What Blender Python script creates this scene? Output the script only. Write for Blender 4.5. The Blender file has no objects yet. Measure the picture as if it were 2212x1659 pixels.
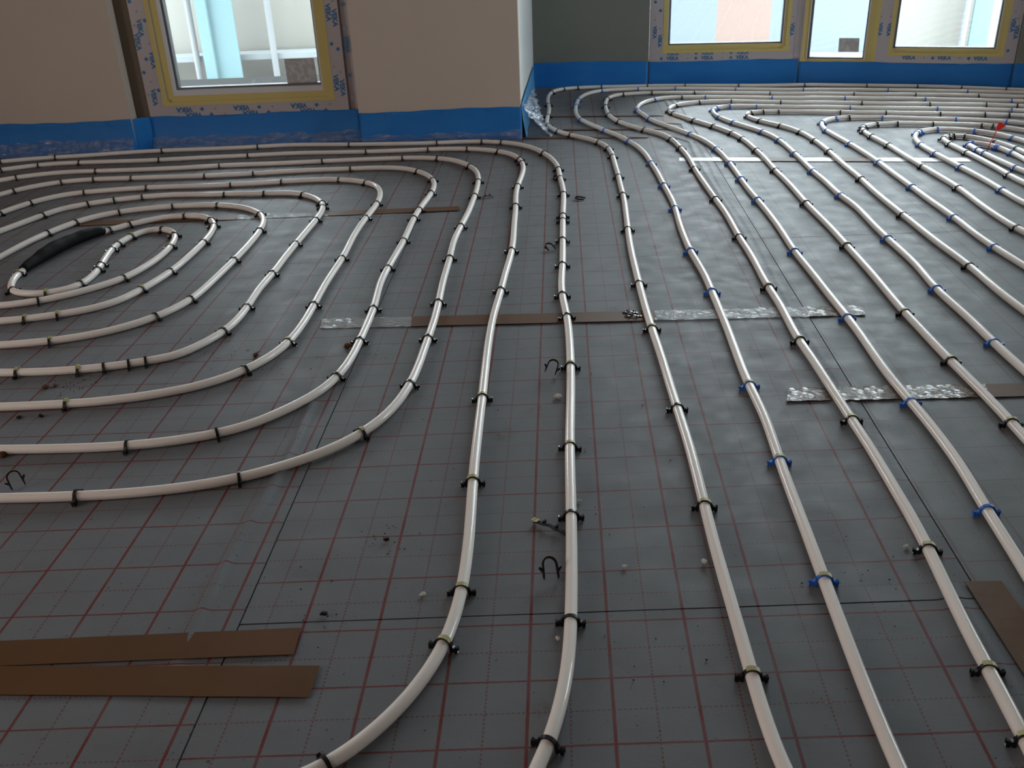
# Underfloor heating pipes clipped to grid-printed insulation in a room shell under construction.
# Units are metres; floor top is z = 0, x to the right, y towards the windows.
import bpy, bmesh, math, random
from mathutils import Vector, Matrix
R = math.radians
sc = bpy.context.scene
C = sc.collection

# ------------------------------------------------------------------ camera
def make_camera():
    f, pitch, roll, yaw = 2027.77, .47130, -.04120, .0086
    pos = Vector((-.0350, -1.5537, .8363))
    Rz = Matrix.Rotation(yaw, 3, 'Z')
    fw = Vector((0, math.cos(pitch), -math.sin(pitch))); up = Vector((0, math.sin(pitch), math.cos(pitch))); rt = Vector((1, 0, 0))
    r2 = math.cos(roll)*rt + math.sin(roll)*up; u2 = -math.sin(roll)*rt + math.cos(roll)*up
    r2, u2, fw = Rz@r2, Rz@u2, Rz@fw
    cam = bpy.data.cameras.new('camera'); o = bpy.data.objects.new('camera', cam); C.objects.link(o)
    m = Matrix((r2, u2, -fw)).transposed().to_4x4(); m.translation = pos
    o.matrix_world = m
    cam.sensor_width = 36; cam.lens = 36*f/2212; cam.clip_start = .02; cam.clip_end = 200
    cam.dof.use_dof = True; cam.dof.focus_distance = 1.75; cam.dof.aperture_fstop = 13
    sc.camera = o
make_camera()

# ------------------------------------------------------------------ light and exposure
sc.view_settings.view_transform = 'Standard'; sc.view_settings.look = 'None'
sc.view_settings.gamma = 1; sc.view_settings.exposure = 0.84
w = bpy.data.worlds.new('overcast_sky'); sc.world = w; w.use_nodes = True
bg = w.node_tree.nodes['Background']; bg.inputs[0].default_value = (.86, .93, 1, 1); bg.inputs[1].default_value = 9.0

def area(name, loc, rot, sx, sy, power, col, portal=False):
    l = bpy.data.lights.new(name, 'AREA'); l.shape = 'RECTANGLE'; l.size = sx; l.size_y = sy; l.energy = power; l.color = col
    if portal: l.cycles.is_portal = True
    o = bpy.data.objects.new(name, l); C.objects.link(o); o.location = loc; o.rotation_euler = rot
    return o

# walls: a line on the floor (origin, direction along it) with w pointing out of the room
class Wall:
    def __init__(s, o, d):
        s.o = Vector((o[0], o[1], 0)); s.d = Vector((d[0], d[1], 0)).normalized(); s.n = Vector((-s.d.y, s.d.x, 0))
    def p(s, u, w, z): return s.o + s.d*u + s.n*w + Vector((0, 0, z))
    def angle(s): return math.atan2(s.d.y, s.d.x)
WL = Wall((-1.92487, 2.29498), (.99993, -.01179))
B1 = Wall((.12508, 3.43215), (.98943, -.145))
B2 = Wall((1.39056, 3.2467), (.93761, -.34769))
W2L = 1.279                                           # length of the first stretch of back wall
CEIL = 2.5
def portal_at(W, u0, u1, z0, z1, wd):
    c = W.p((u0+u1)/2, wd, (z0+z1)/2)
    area('window_portal', c, (R(90), 0, W.angle()+math.pi), u1-u0, z1-z0, 1, (1, 1, 1), True).rotation_euler = (R(-90), 0, W.angle())
portal_at(WL, .5, 1.2, .2, 1.32, .13)
portal_at(Wall((3.2, 3.0), (0, -1)), 1.1, 1.8, .23, 1.5, .09)
portal_at(B1, .6, 1.24, .16, 1.9, .09)
portal_at(B2, .02, .34, .1, 1.9, .09)
portal_at(B2, .4, .9, .15, 1.9, .09)
# added warm fill lamp behind the camera; the rear wall has no opening
area('rear_fill_light', (-2.2, -6.6, 1.0), (R(90), 0, 0), 1.6, 1.5, 15, (1, .86, .78))

# second added fill lamp, in front of the closed left side wall
area('side_fill_light', (-3.28, -1.0, 1.1), (R(90), 0, R(-90)), 1.2, 1.9, 17, (1, .87, .80))

# ------------------------------------------------------------------ node helpers and materials
def lin(c):
    return tuple((x/12.92 if x <= .04045 else ((x+.055)/1.055)**2.4) for x in c)
class NT:
    def __init__(s, name):
        s.m = bpy.data.materials.new(name); s.m.use_nodes = True; s.t = s.m.node_tree
        s.t.nodes.clear(); s.out = s.n('ShaderNodeOutputMaterial')
    def n(s, typ, **k):
        x = s.t.nodes.new(typ)
        for a, b in k.items(): setattr(x, a, b)
        return x
    def l(s, a, b): s.t.links.new(a, b)
    def val(s, x, inp):
        if isinstance(x, (int, float)): inp.default_value = x
        elif isinstance(x, tuple): inp.default_value = x if len(x) == 4 or inp.type == 'VECTOR' else (*x, 1)
        else: s.l(x, inp)
    def math(s, op, a, b=0, c=None, clamp=False):
        x = s.n('ShaderNodeMath', operation=op, use_clamp=clamp); s.val(a, x.inputs[0]); s.val(b, x.inputs[1])
        if c is not None: s.val(c, x.inputs[2])
        return x.outputs[0]
    def mix(s, f, a, b):
        x = s.n('ShaderNodeMix', data_type='RGBA'); s.val(f, x.inputs[0]); s.val(a, x.inputs[6]); s.val(b, x.inputs[7]); return x.outputs[2]
    def noise(s, scale, detail=3, rough=.5, vec=None, col=False):
        x = s.n('ShaderNodeTexNoise'); x.inputs['Scale'].default_value = scale; x.inputs['Detail'].default_value = detail; x.inputs['Roughness'].default_value = rough
        if vec: s.l(vec, x.inputs['Vector'])
        return x.outputs[1 if col else 0]
    def ramp(s, f, a, b, lo=0, hi=1):
        x = s.n('ShaderNodeMapRange'); s.val(f, x.inputs[0])
        for i, v in zip((1, 2, 3, 4), (a, b, lo, hi)): x.inputs[i].default_value = v
        return x.outputs[0]
    def pos(s): return s.n('ShaderNodeNewGeometry').outputs['Position']
    def scaled(s, v, sx, sy, sz):
        x = s.n('ShaderNodeMapping'); s.l(v, x.inputs[0]); x.inputs['Scale'].default_value = (sx, sy, sz); return x.outputs[0]
    def bump(s, h, st, dist=.001):
        x = s.n('ShaderNodeBump'); s.val(h, x.inputs['Height']); x.inputs['Strength'].default_value = st; x.inputs['Distance'].default_value = dist; return x.outputs[0]
    def bsdf(s, col, rough=.5, spec=.5, normal=None, **k):
        b = s.n('ShaderNodeBsdfPrincipled'); s.val(col, b.inputs['Base Color']); s.val(rough, b.inputs['Roughness']); b.inputs['Specular IOR Level'].default_value = spec
        if normal: s.l(normal, b.inputs['Normal'])
        for a, v in k.items(): s.val(v, b.inputs[a.replace('_', ' ')])
        s.l(b.outputs[0], s.out.inputs[0]); return b
M = {}
def simple(name, col, rough=.5, spec=.5, bump=None, vary=.0, **k):
    t = NT(name); c = (*lin(col), 1); nrm = None
    if vary:
        c = t.mix(t.noise(vary_scale.get(name, 30), 3, vec=t.pos()), tuple(v*(1-vary) for v in c[:3])+(1,), tuple(min(1, v*(1+vary)) for v in c[:3])+(1,))
    if bump: nrm = t.bump(t.noise(bump[0], 4, vec=t.pos()), bump[1], bump[2])
    t.bsdf(c, rough, spec, nrm, **k); M[name] = t.m; return t.m
vary_scale = {'gypsum': 5, 'blue_foam': 12, 'black_plastic': 60}

def sheet_material(name, base, gloss=.58, ink=1.0):
    t = NT(name)
    uv = t.n('ShaderNodeUVMap').outputs[0]
    sp = t.n('ShaderNodeSeparateXYZ'); t.l(uv, sp.inputs[0]); U, V = sp.outputs[0], sp.outputs[1]     # lattice units of 5 cm
    P = t.pos()
    def dist(x, phase):                                   # distance in mm to the nearest line of the 10 cm family
        a = t.math('MULTIPLY_ADD', x, .5, .5 - phase/2 + 1000)
        return t.math('MULTIPLY', t.math('ABSOLUTE', t.math('SUBTRACT', t.math('FRACT', a), .5)), 100)
    def line(d, w): return t.math('SUBTRACT', 1, t.math('MULTIPLY', t.math('SUBTRACT', d, w/2-.25), 2, clamp=True), clamp=True)
    def dash(x): return t.math('LESS_THAN', t.math('FRACT', t.math('MULTIPLY_ADD', x, 50/6.2, 5000)), .58)
    wob = t.math('MULTIPLY', t.math('SUBTRACT', t.noise(400, 2, vec=P), .5), 1.2)
    su = line(t.math('ADD', dist(U, 0), wob), 4.0); sv = line(t.math('ADD', dist(V, 0), wob), 2.7)
    du = t.math('MULTIPLY', line(t.math('ADD', dist(U, 1), wob), 2.3), dash(V)); dv = t.math('MULTIPLY', line(t.math('ADD', dist(V, 1), wob), 1.8), dash(U))
    solid = t.math('MAXIMUM', su, sv); dsh = t.math('MAXIMUM', du, dv)
    red = t.math('MULTIPLY', t.math('MAXIMUM', solid, t.math('MULTIPLY', dsh, .75)), t.ramp(t.noise(14, 3, vec=P), .25, .6, .62*ink, .92*ink))
    stain = t.ramp(t.noise(7, 5, .65, P), .56, .75, 0, .5)
    weave = t.noise(1, 2, .5, t.scaled(P, 120, 900, 1)); mott = t.math('MULTIPLY_ADD', t.noise(26, 4, .6, P), .5, t.math('MULTIPLY', t.ramp(t.noise(1, 5, .65, t.scaled(P, 4, 9, 1)), .3, .7, 0, 1), .5))
    b = t.mix(t.math('MULTIPLY_ADD', mott, .5, t.math('MULTIPLY', weave, .5)), tuple(x*.78 for x in lin(base))+(1,), tuple(x*1.2 for x in lin(base))+(1,))
    b = t.mix(t.math('MULTIPLY', stain, .35), b, (*lin((.33, .26, .20)), 1))
    for sx, sy, sr in ((-.072, -.105, .026), (-.004, -.028, .018), (-.02, -.752, .016), (.56, .30, .03), (.40, .62, .035)):
        vd = t.n('ShaderNodeVectorMath', operation='DISTANCE'); t.l(P, vd.inputs[0]); vd.inputs[1].default_value = (sx, sy, 0)
        mk = t.math('MULTIPLY', t.ramp(vd.outputs['Value'], sr*.2, sr*1.5, 1, 0), t.ramp(t.noise(45, 5, .7, P), .42, .62, 0, .55))
        b = t.mix(mk, b, (*lin((.30, .21, .14)), 1))
    specks = t.math('LESS_THAN', t.noise(150, 1, vec=P), .245)
    b = t.mix(t.math('MULTIPLY', specks, .6), b, (*lin((.16, .12, .10)), 1))
    col = t.mix(red, b, (*lin((.42, .12, .115)), 1))
    h = t.math('ADD', t.math('MULTIPLY', t.noise(1, 3, .6, t.scaled(P, 90, 260, 1)), .5), t.math('MULTIPLY', t.noise(9, 2, .5, P), 6))
    rough = t.ramp(t.noise(18, 4, .6, P), .3, .7, gloss-.04, gloss+.12)
    t.bsdf(col, rough, .26, t.bump(h, .24, .0012)); M[name] = t.m; return t.m
sheet_material('grid_sheet', (.44, .45, .465))
sheet_material('grid_sheet_glare', (.45, .465, .475), .55, .42)  # paler ink: glare washing out the print is put into the colour

def pipe_material():
    t = NT('white_pipe'); P = t.pos()
    d = t.math('MULTIPLY', t.math('GREATER_THAN', t.noise(45, 4, .7, P), .735), .7)
    c = t.mix(t.noise(6, 2, vec=P), (*lin((.92, .885, .86)), 1), (*lin((.95, .92, .895)), 1))
    c = t.mix(d, c, (*lin((.42, .29, .20)), 1))
    t.bsdf(c, .5, .3, t.bump(t.noise(40, 2, vec=P), .08, .0008), Coat_Weight=.35, Coat_Roughness=.05, Subsurface_Weight=.35, Subsurface_Scale=.006, Subsurface_Radius=(1., .9, .8))
    M['white_pipe'] = t.m
pipe_material()
simple('black_plastic', (.055, .052, .052), .30, .5)
simple('blue_plastic', (.17, .43, .80), .4, .5)
simple('black_sleeve', (.03, .03, .03), .7, .2, bump=(70, .3, .001))
simple('clip_tape', (.68, .66, .44), .45, .5)
simple('gypsum', (.80, .74, .69), .9, .2, bump=(500, .2, .0004), vary=.05)
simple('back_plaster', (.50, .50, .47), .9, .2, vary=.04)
simple('white_plaster', (.86, .87, .87), .85, .2)
simple('dark_gap', (.45, .41, .36), .9, .2)
simple('ceiling_paint', (.80, .79, .77), .9, .2)
simple('rear_wall', (.42, .40, .38), .9, .2)
simple('masonry', (.62, .60, .56), .9, .2)
simple('under_floor', (.06, .06, .06), .9, .2)
simple('gasket', (.42, .43, .44), .55, .4)
simple('upvc_white', (.84, .83, .84), .35, .5)
simple('film_white', (.72, .68, .69), .32, .5, bump=(60, .3, .001))
simple('print_blue', (.14, .42, .62), .4, .5)
simple('print_pale', (.58, .60, .62), .4, .5)
simple('masking_tape', (.82, .74, .46), .5, .4, bump=(120, .4, .0008))
t = NT('sticker_grey'); d_ = t.n('ShaderNodeBsdfDiffuse'); tl = t.n('ShaderNodeBsdfTranslucent'); mx = t.n('ShaderNodeMixShader')
cc = t.mix(t.ramp(t.noise(60, 3, vec=t.pos()), .4, .6, 0, 1), (.50, .48, .47, 1), (.66, .64, .63, 1)); t.l(cc, d_.inputs[0]); t.l(cc, tl.inputs[0]); mx.inputs[0].default_value = .18
t.l(d_.outputs[0], mx.inputs[1]); t.l(tl.outputs[0], mx.inputs[2]); t.l(mx.outputs[0], t.out.inputs[0]); M['sticker_grey'] = t.m
simple('sticker_print', (.40, .37, .37), .6, .3)
simple('red_plastic', (.86, .13, .06), .4, .5)
simple('brown_debris', (.36, .24, .17), .9, .2)
simple('dark_debris', (.15, .12, .11), .9, .2)
simple('white_debris', (.78, .76, .73), .8, .2)
def foam_material():
    t = NT('blue_foam'); P = t.pos()
    c = t.mix(t.noise(7, 3, vec=t.scaled(P, 1, 1, 3)), (*lin((.08, .42, .74)), 1), (*lin((.14, .50, .80)), 1))
    t.bsdf(c, .5, .3, t.bump(t.noise(22, 3, vec=P), .5, .003)); M['blue_foam'] = t.m
foam_material()
simple('blue_foam_light', (.36, .64, .84), .42, .5)
def tape_material(name, col, alpha, rough, bs, bst):
    t = NT(name); P = t.pos()
    h = t.math('ADD', t.noise(1, 4, .7, t.scaled(P, bs, bs*3.2, bs)), t.noise(bs*2.4, 3, .6, P))
    nrm = t.bump(h, bst, .004 if bst > .5 else .0008)
    b = t.bsdf(t.mix(t.noise(9, 3, vec=P), tuple(x*.82 for x in lin(col))+(1,), tuple(x*1.15 for x in lin(col))+(1,)), rough, .3 if rough > .3 else .8, nrm)
    if alpha < 1:
        tr = t.n('ShaderNodeBsdfTransparent'); tr.inputs[0].default_value = (1, 1, 1, 1)
        mx = t.n('ShaderNodeMixShader'); mx.inputs[0].default_value = alpha
        t.l(tr.outputs[0], mx.inputs[1]); t.l(b.outputs[0], mx.inputs[2]); t.l(mx.outputs[0], t.out.inputs[0])
    M[name] = t.m
tape_material('brown_tape', (.38, .25, .13), .95, .58, 14, .18)
tape_material('brown_tape_creased', (.36, .27, .19), .95, .07, 75, 1.0)
tape_material('clear_tape', (.66, .66, .66), .5, .08, 60, .9)
tape_material('clear_tape_faint', (.75, .75, .75), .22, .25, 14, .1)
tape_material('clear_tape_flat', (.80, .80, .80), .55, .22, 14, .1)
def film_material(name, tint, a, rough=.1):
    t = NT(name); P = t.pos()
    nrm = t.bump(t.noise(1, 3, .6, t.scaled(P, 26, 26, 70)), .8, .006)
    b = t.bsdf((*lin(tint), 1), rough, .9, nrm)
    tr = t.n('ShaderNodeBsdfTransparent'); tr.inputs[0].default_value = (.93, .95, .97, 1)
    mx = t.n('ShaderNodeMixShader'); t.val(t.ramp(t.noise(1, 4, .6, t.scaled(P, 16, 16, 75)), .42, .68, a*.35, a*1.7), mx.inputs[0])
    t.l(tr.outputs[0], mx.inputs[1]); t.l(b.outputs[0], mx.inputs[2]); t.l(mx.outputs[0], t.out.inputs[0]); M[name] = t.m
film_material('clear_film', (.66, .68, .75), .34, .16)
film_material('clear_film_dense', (.82, .85, .90), .72, .14)
def glass():
    t = NT('window_glass')
    tr = t.n('ShaderNodeBsdfTransparent'); tr.inputs[0].default_value = (.93, .96, .95, 1)
    gl = t.n('ShaderNodeBsdfGlossy'); gl.inputs['Roughness'].default_value = .02
    fr = t.n('ShaderNodeFresnel'); fr.inputs[0].default_value = 1.45
    mx = t.n('ShaderNodeMixShader'); t.l(fr.outputs[0], mx.inputs[0]); t.l(tr.outputs[0], mx.inputs[1]); t.l(gl.outputs[0], mx.inputs[2])
    t.l(mx.outputs[0], t.out.inputs[0]); M['window_glass'] = t.m
glass()

# ------------------------------------------------------------------ mesh helpers
def crisp(bm, ang=.6):
    for f in bm.faces: f.smooth = True
    bm.normal_update()
    bmesh.ops.split_edges(bm, edges=[e_ for e_ in bm.edges if len(e_.link_faces) == 2 and e_.link_faces[0].normal.length > 0 and e_.link_faces[1].normal.length > 0 and e_.link_faces[0].normal.angle(e_.link_faces[1].normal) > ang])
def obj(name, bm, mat, parent=None, smooth=False, label=None):
    me = bpy.data.meshes.new(name); bm.to_mesh(me); bm.free()
    for m in (mat if isinstance(mat, (list, tuple)) else [mat]): me.materials.append(M[m])
    if smooth:
        for p in me.polygons: p.use_smooth = True
    o = bpy.data.objects.new(name, me); C.objects.link(o)
    if parent is not None: o.parent = parent
    if label: o['label'] = label
    return o
def tag(o, label=None, cat=None, group=None, kind=None):
    if label: o['label'] = label
    if cat: o['category'] = cat
    if group: o['group'] = group
    if kind: o['kind'] = kind
    return o
def empty(name, loc=(0, 0, 0), rz=0):
    o = bpy.data.objects.new(name, None); C.objects.link(o); o.location = loc; o.rotation_euler = (0, 0, rz); o.empty_display_size = .02
    return o
def hexa(bm, c):                                             # eight corners: bottom four, top four
    v = [bm.verts.new(x) for x in c]
    for f in ((3, 2, 1, 0), (4, 5, 6, 7), (0, 1, 5, 4), (1, 2, 6, 5), (2, 3, 7, 6), (3, 0, 4, 7)):
        bm.faces.new([v[i] for i in f])
def wbox(bm, W, u0, u1, w0, w1, z0, z1):
    hexa(bm, [W.p(u0, w0, z0), W.p(u1, w0, z0), W.p(u1, w1, z0), W.p(u0, w1, z0), W.p(u0, w0, z1), W.p(u1, w0, z1), W.p(u1, w1, z1), W.p(u0, w1, z1)])
def box(bm, x0, x1, y0, y1, z0, z1):
    hexa(bm, [Vector(p) for p in ((x0, y0, z0), (x1, y0, z0), (x1, y1, z0), (x0, y1, z0), (x0, y0, z1), (x1, y0, z1), (x1, y1, z1), (x0, y1, z1))])
def prism(bm, poly, z0, z1):
    a = [bm.verts.new((x, y, z0)) for x, y in poly]; b = [bm.verts.new((x, y, z1)) for x, y in poly]; n = len(poly)
    bm.faces.new(a[::-1]); bm.faces.new(b)
    for i in range(n): bm.faces.new((a[i], a[(i+1) % n], b[(i+1) % n], b[i]))
def tube(bm, pts, r, seg=12, cap=True):
    """pts: Vectors, r: radius or list of radii"""
    rings = []; n = len(pts); prev = None
    for i, p in enumerate(pts):
        t = (pts[min(i+1, n-1)] - pts[max(i-1, 0)]).normalized()
        up = Vector((0, 0, 1)) if abs(t.z) < .9 else Vector((0, 1, 0))
        a = t.cross(up).normalized(); b = a.cross(t).normalized()
        rr = r[i] if isinstance(r, (list, tuple)) else r
        rings.append([bm.verts.new(p + a*math.cos(2*math.pi*k/seg)*rr + b*math.sin(2*math.pi*k/seg)*rr) for k in range(seg)])
    for x, y in zip(rings, rings[1:]):
        for k in range(seg): bm.faces.new((x[k], x[(k+1) % seg], y[(k+1) % seg], y[k]))
    if cap: bm.faces.new(rings[0][::-1]); bm.faces.new(rings[-1])
def strip_solid(bm, prof, w):
    """closed profile in xz, given as a list of (x, z), extruded along y from -w/2 to w/2"""
    a = [bm.verts.new((x, -w/2, z)) for x, z in prof]; b = [bm.verts.new((x, w/2, z)) for x, z in prof]; n = len(prof)
    for i in range(n): bm.faces.new((a[i], a[(i+1) % n], b[(i+1) % n], b[i]))
    f1 = bm.faces.new(a[::-1]); f2 = bm.faces.new(b)
    bmesh.ops.triangulate(bm, faces=[f1, f2])
def thicken(bm, geom, thickness):
    bm.normal_update(); bmesh.ops.solidify(bm, geom=geom, thickness=thickness)
def gridmesh(bm, nu, nv, fn):
    v = [[bm.verts.new(fn(i/nu, j/nv)) for j in range(nv+1)] for i in range(nu+1)]
    for i in range(nu):
        for j in range(nv): bm.faces.new((v[i][j], v[i+1][j], v[i+1][j+1], v[i][j+1]))
    return v

# ------------------------------------------------------------------ floor: sub-floor and the printed insulation sheets
SK, G = .0523, 1.0018
def lat(X, Y): return (X*.05 - Y*.05*SK, -Y*.05*G)
bm = bmesh.new(); box(bm, -3.6, 3.6, -7.2, 4.2, -.1, -.008); tag(obj('floor', bm, 'under_floor'), kind='structure')
def ridge(x, c, w, h): return h*math.exp(-((x-c)/w)**2)
def sheet(xs, ys, hf, du=0, dv=0, mat='grid_sheet'):
    bm = bmesh.new(); uvl = bm.loops.layers.uv.new('lattice')
    V = [[bm.verts.new((*lat(x, y), hf(x, y))) for y in ys] for x in xs]; L = {}
    for i, x in enumerate(xs):
        for j, y in enumerate(ys): L[V[i][j]] = (x+du, y+dv)
    nx, ny = len(xs), len(ys)
    for i in range(nx-1):
        for j in range(ny-1):
            f = bm.faces.new((V[i][j], V[i][j+1], V[i+1][j+1], V[i+1][j]))
            for l in f.loops: l[uvl].uv = L[l.vert]
    bot = {}
    def low(v):
        if v not in bot: bot[v] = bm.verts.new((v.co.x, v.co.y, -.008)); L[bot[v]] = L[v]
        return bot[v]
    edge = [V[i][0] for i in range(nx)] + [V[nx-1][j] for j in range(1, ny)] + [V[i][ny-1] for i in range(nx-2, -1, -1)] + [V[0][j] for j in range(ny-2, 0, -1)]
    for a, b in zip(edge, edge[1:]+edge[:1]):
        f = bm.faces.new((a, b, low(b), low(a)))
        for l in f.loops: l[uvl].uv = L[l.vert]
    for f in bm.faces: f.smooth = True
    bm.normal_update()
    bmesh.ops.split_edges(bm, edges=[e_ for e_ in bm.edges if len(e_.link_faces) == 2 and e_.link_faces[0].normal.angle(e_.link_faces[1].normal) > .6])
    o = obj('floor', bm, mat, smooth=True)
    return tag(o, kind='structure')
def lin_(a, b, n): return [a+(b-a)*i/n for i in range(n+1)]
und = lambda x, y: .0007*math.sin(x*.9+1.3*math.sin(y*.31))*math.sin(y*.47+.6*x)
yfar = lin_(-72, -2, 70) + lin_(-2, 11.66, 34)[1:]
midx = lin_(-7.73, 9.8, 40) + lin_(9.8, 11.86, 24)[1:]
fold_r = lambda x, y: ridge(x, 10.95+.12*math.sin(y*.23), .16, .0032) + ridge(x, 11.42+.1*math.sin(y*.31+1), .13, .0022)
sheet(midx, yfar, lambda x, y: und(x, y)*min(1, max(0, 11.66-y)) + fold_r(x, y))
sheet(midx, lin_(11.71, 136, 110), lambda x, y: und(x, y)*.5 + fold_r(x, y), 0, -.08)
fold_l = lambda x, y: ridge(x, -8.75+.18*math.sin(y*.4+.5), .15, .0062)*min(1, max(0, (y+3)/4))*min(1, max(0, (13.5-y)/3)) if y > -3 else 0
sheet(lin_(-66, -10, 80)+lin_(-10, -7.77, 28)[1:], lin_(-72, -4, 60)+lin_(-4, 136, 130)[1:], lambda x, y: und(x, y)+.0009*min(1, max(0, (-7.77-x)*0+1))+fold_l(x, y), .12, -1.1)
sheet(lin_(11.90, 66, 60), lin_(-72, -18.1, 50), lambda x, y: und(x, y), 0, -.15, 'grid_sheet_glare')
sheet(lin_(11.90, 66, 60), lin_(-18.06, 136, 90), lambda x, y: und(x, y), 0, -.15, 'grid_sheet_glare')

# ------------------------------------------------------------------ walls, ceiling
def struct(name, bm, mat, smooth=False):
    bmesh.ops.recalc_face_normals(bm, faces=bm.faces); return tag(obj(name, bm, mat, smooth=smooth), kind='structure')
NI0, NI1, ND = .377, 1.290, .05                              # niche of the left window: u range and depth
bm = bmesh.new(); wbox(bm, WL, -1.65, NI0, 0, .36, -.1, CEIL); struct('wall_left', bm, 'gypsum')
bm = bmesh.new(); wbox(bm, WL, NI0, NI1, ND, .36, -.1, .12); wbox(bm, WL, NI0, NI1, 0, .36, 1.44, CEIL); struct('wall_left', bm, 'gypsum')
bm = bmesh.new(); wbox(bm, WL, NI0, NI0+.0615, ND+.012, .34, .12, 1.44); struct('trim_1', bm, 'dark_gap')
bm = bmesh.new(); wbox(bm, WL, 1.2455, NI1, ND+.028, .34, .12, 1.44); struct('trim_3', bm, 'film_white')
px, py = WL.p(1.9365, 0, 0).xy
prx, pry = WL.p(NI1, 0, 0).xy
# the pier between the two window walls; its side towards the right is white plaster
bm = bmesh.new(); prism(bm, [(prx, pry), (px, py), (px+.004, py+.05), (-.25, py+.06), (-.25, 3.8), (-.55, 3.8), (-.6, pry+.36), (prx, pry+.36)], -.1, CEIL); struct('wall_centre', bm, 'gypsum')
bm = bmesh.new(); prism(bm, [(px+.0005, py+.0505), (.098, 3.445), (.09, 3.8), (-.249, 3.8), (-.249, py+.062)], -.1, CEIL); struct('wall_centre', bm, 'white_plaster')
bm = bmesh.new()
wbox(bm, B1, -.04, .552, 0, .34, -.1, CEIL)
wbox(bm, B1, .552, W2L, .02, .34, -.1, .11); wbox(bm, B1, .552, W2L, 0, .34, 2.02, CEIL)
wbox(bm, B2, 0, .955, .02, .34, -.1, .10); wbox(bm, B2, 0, .955, 0, .34, 2.02, CEIL)
wbox(bm, B2, .955, 2.05, 0, .34, -.1, CEIL)
struct('wall_back', bm, 'back_plaster')
WR = Wall((3.2, 3.0), (0, -1))                                # side wall out of the frame, with a window of its own
bm = bmesh.new(); wbox(bm, WR, 0, .4, 0, .3, -.1, CEIL); wbox(bm, WR, 1.9, 9.9, 0, .3, -.1, CEIL); wbox(bm, WR, .4, 1.0, 0, .3, -.1, CEIL); wbox(bm, WR, 1.0, 1.9, 0, .3, -.1, .13); wbox(bm, WR, 1.0, 1.9, 0, .3, 1.62, CEIL); struct('wall_right', bm, 'gypsum')
bm = bmesh.new(); box(bm, -3.5, 3.5, -7.1, -6.8, -.1, CEIL); box(bm, -3.6, -3.34, -7.0, 2.7, -.1, CEIL); struct('wall_rear', bm, 'rear_wall')
bm = bmesh.new(); box(bm, -3.6, 3.6, -7.2, 4.2, CEIL, CEIL+.2); struct('ceiling', bm, 'ceiling_paint')

# ------------------------------------------------------------------ windows
def text_into(bm, s, size, mat4):
    cu = bpy.data.curves.new('lettering', 'FONT'); cu.body = s; cu.size = size; cu.offset = size*.045; cu.align_x = 'CENTER'; cu.align_y = 'CENTER'; cu.extrude = .0002
    o = bpy.data.objects.new('lettering', cu); C.objects.link(o)
    dg = bpy.context.evaluated_depsgraph_get(); me = bpy.data.meshes.new_from_object(o.evaluated_get(dg))
    me.transform(mat4); bm.from_mesh(me); bpy.data.objects.remove(o); bpy.data.curves.remove(cu); bpy.data.meshes.remove(me)
def wmat(W, u, w, z, rot):                                   # text plane facing the room
    a = W.angle()
    m = Matrix.Translation(W.p(u, w, z)) @ Matrix.Rotation(a, 4, 'Z') @ Matrix.Rotation(R(90), 4, 'X') @ Matrix.Rotation(rot, 4, 'Z')
    return m
def diamond(bm, m, r, n=8):
    v = [bm.verts.new(m @ Vector((r*(1 if k % 2 == 0 else .72)*math.cos(2*math.pi*k/n), r*(1 if k % 2 == 0 else .72)*math.sin(2*math.pi*k/n), .0003))) for k in range(n)]
    bm.faces.new(v)
def film_prints(W, w, runs, parent, size=.026):
    """runs: (u0, z0, u1, z1, rotation, pitch, phase, diamond offset) along a film strip"""
    bb = bmesh.new(); pb = bmesh.new()
    for (u0, z0, u1, z1, rot, pitch, ph, do) in runs:
        L = math.hypot(u1-u0, z1-z0); du, dz = (u1-u0)/L, (z1-z0)/L; t = ph
        while t < L - .03:
            if t > .03: text_into(bb, 'VEKA', size, wmat(W, u0+du*t, w, z0+dz*t, rot))
            q = t + do
            if 0 < q < L-.01: diamond(bb, wmat(W, u0+du*q, w, z0+dz*q, R(0)), .0085)
            q = t + do*1.75
            if 0 < q < L-.01: diamond(pb, wmat(W, u0+du*q, w, z0+dz*q, R(45)), .006)
            t += pitch
    obj('film_lettering', bb, 'print_blue', parent); obj('film_marks', pb, 'print_pale', parent)
ZT = 1.42
def frame_ring(bm, W, uo0, uo1, zo0, zo1, ui0, ui1, zi0, zi1, w0, w1):
    for a, b, c, d in ((uo0, ui0, zo0, zo1), (ui1, uo1, zo0, zo1), (ui0, ui1, zo0, zi0), (ui0, ui1, zi1, zo1)):
        if b-a > 1e-4 and d-c > 1e-4: wbox(bm, W, a, b, w0, w1, c, d)

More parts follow.
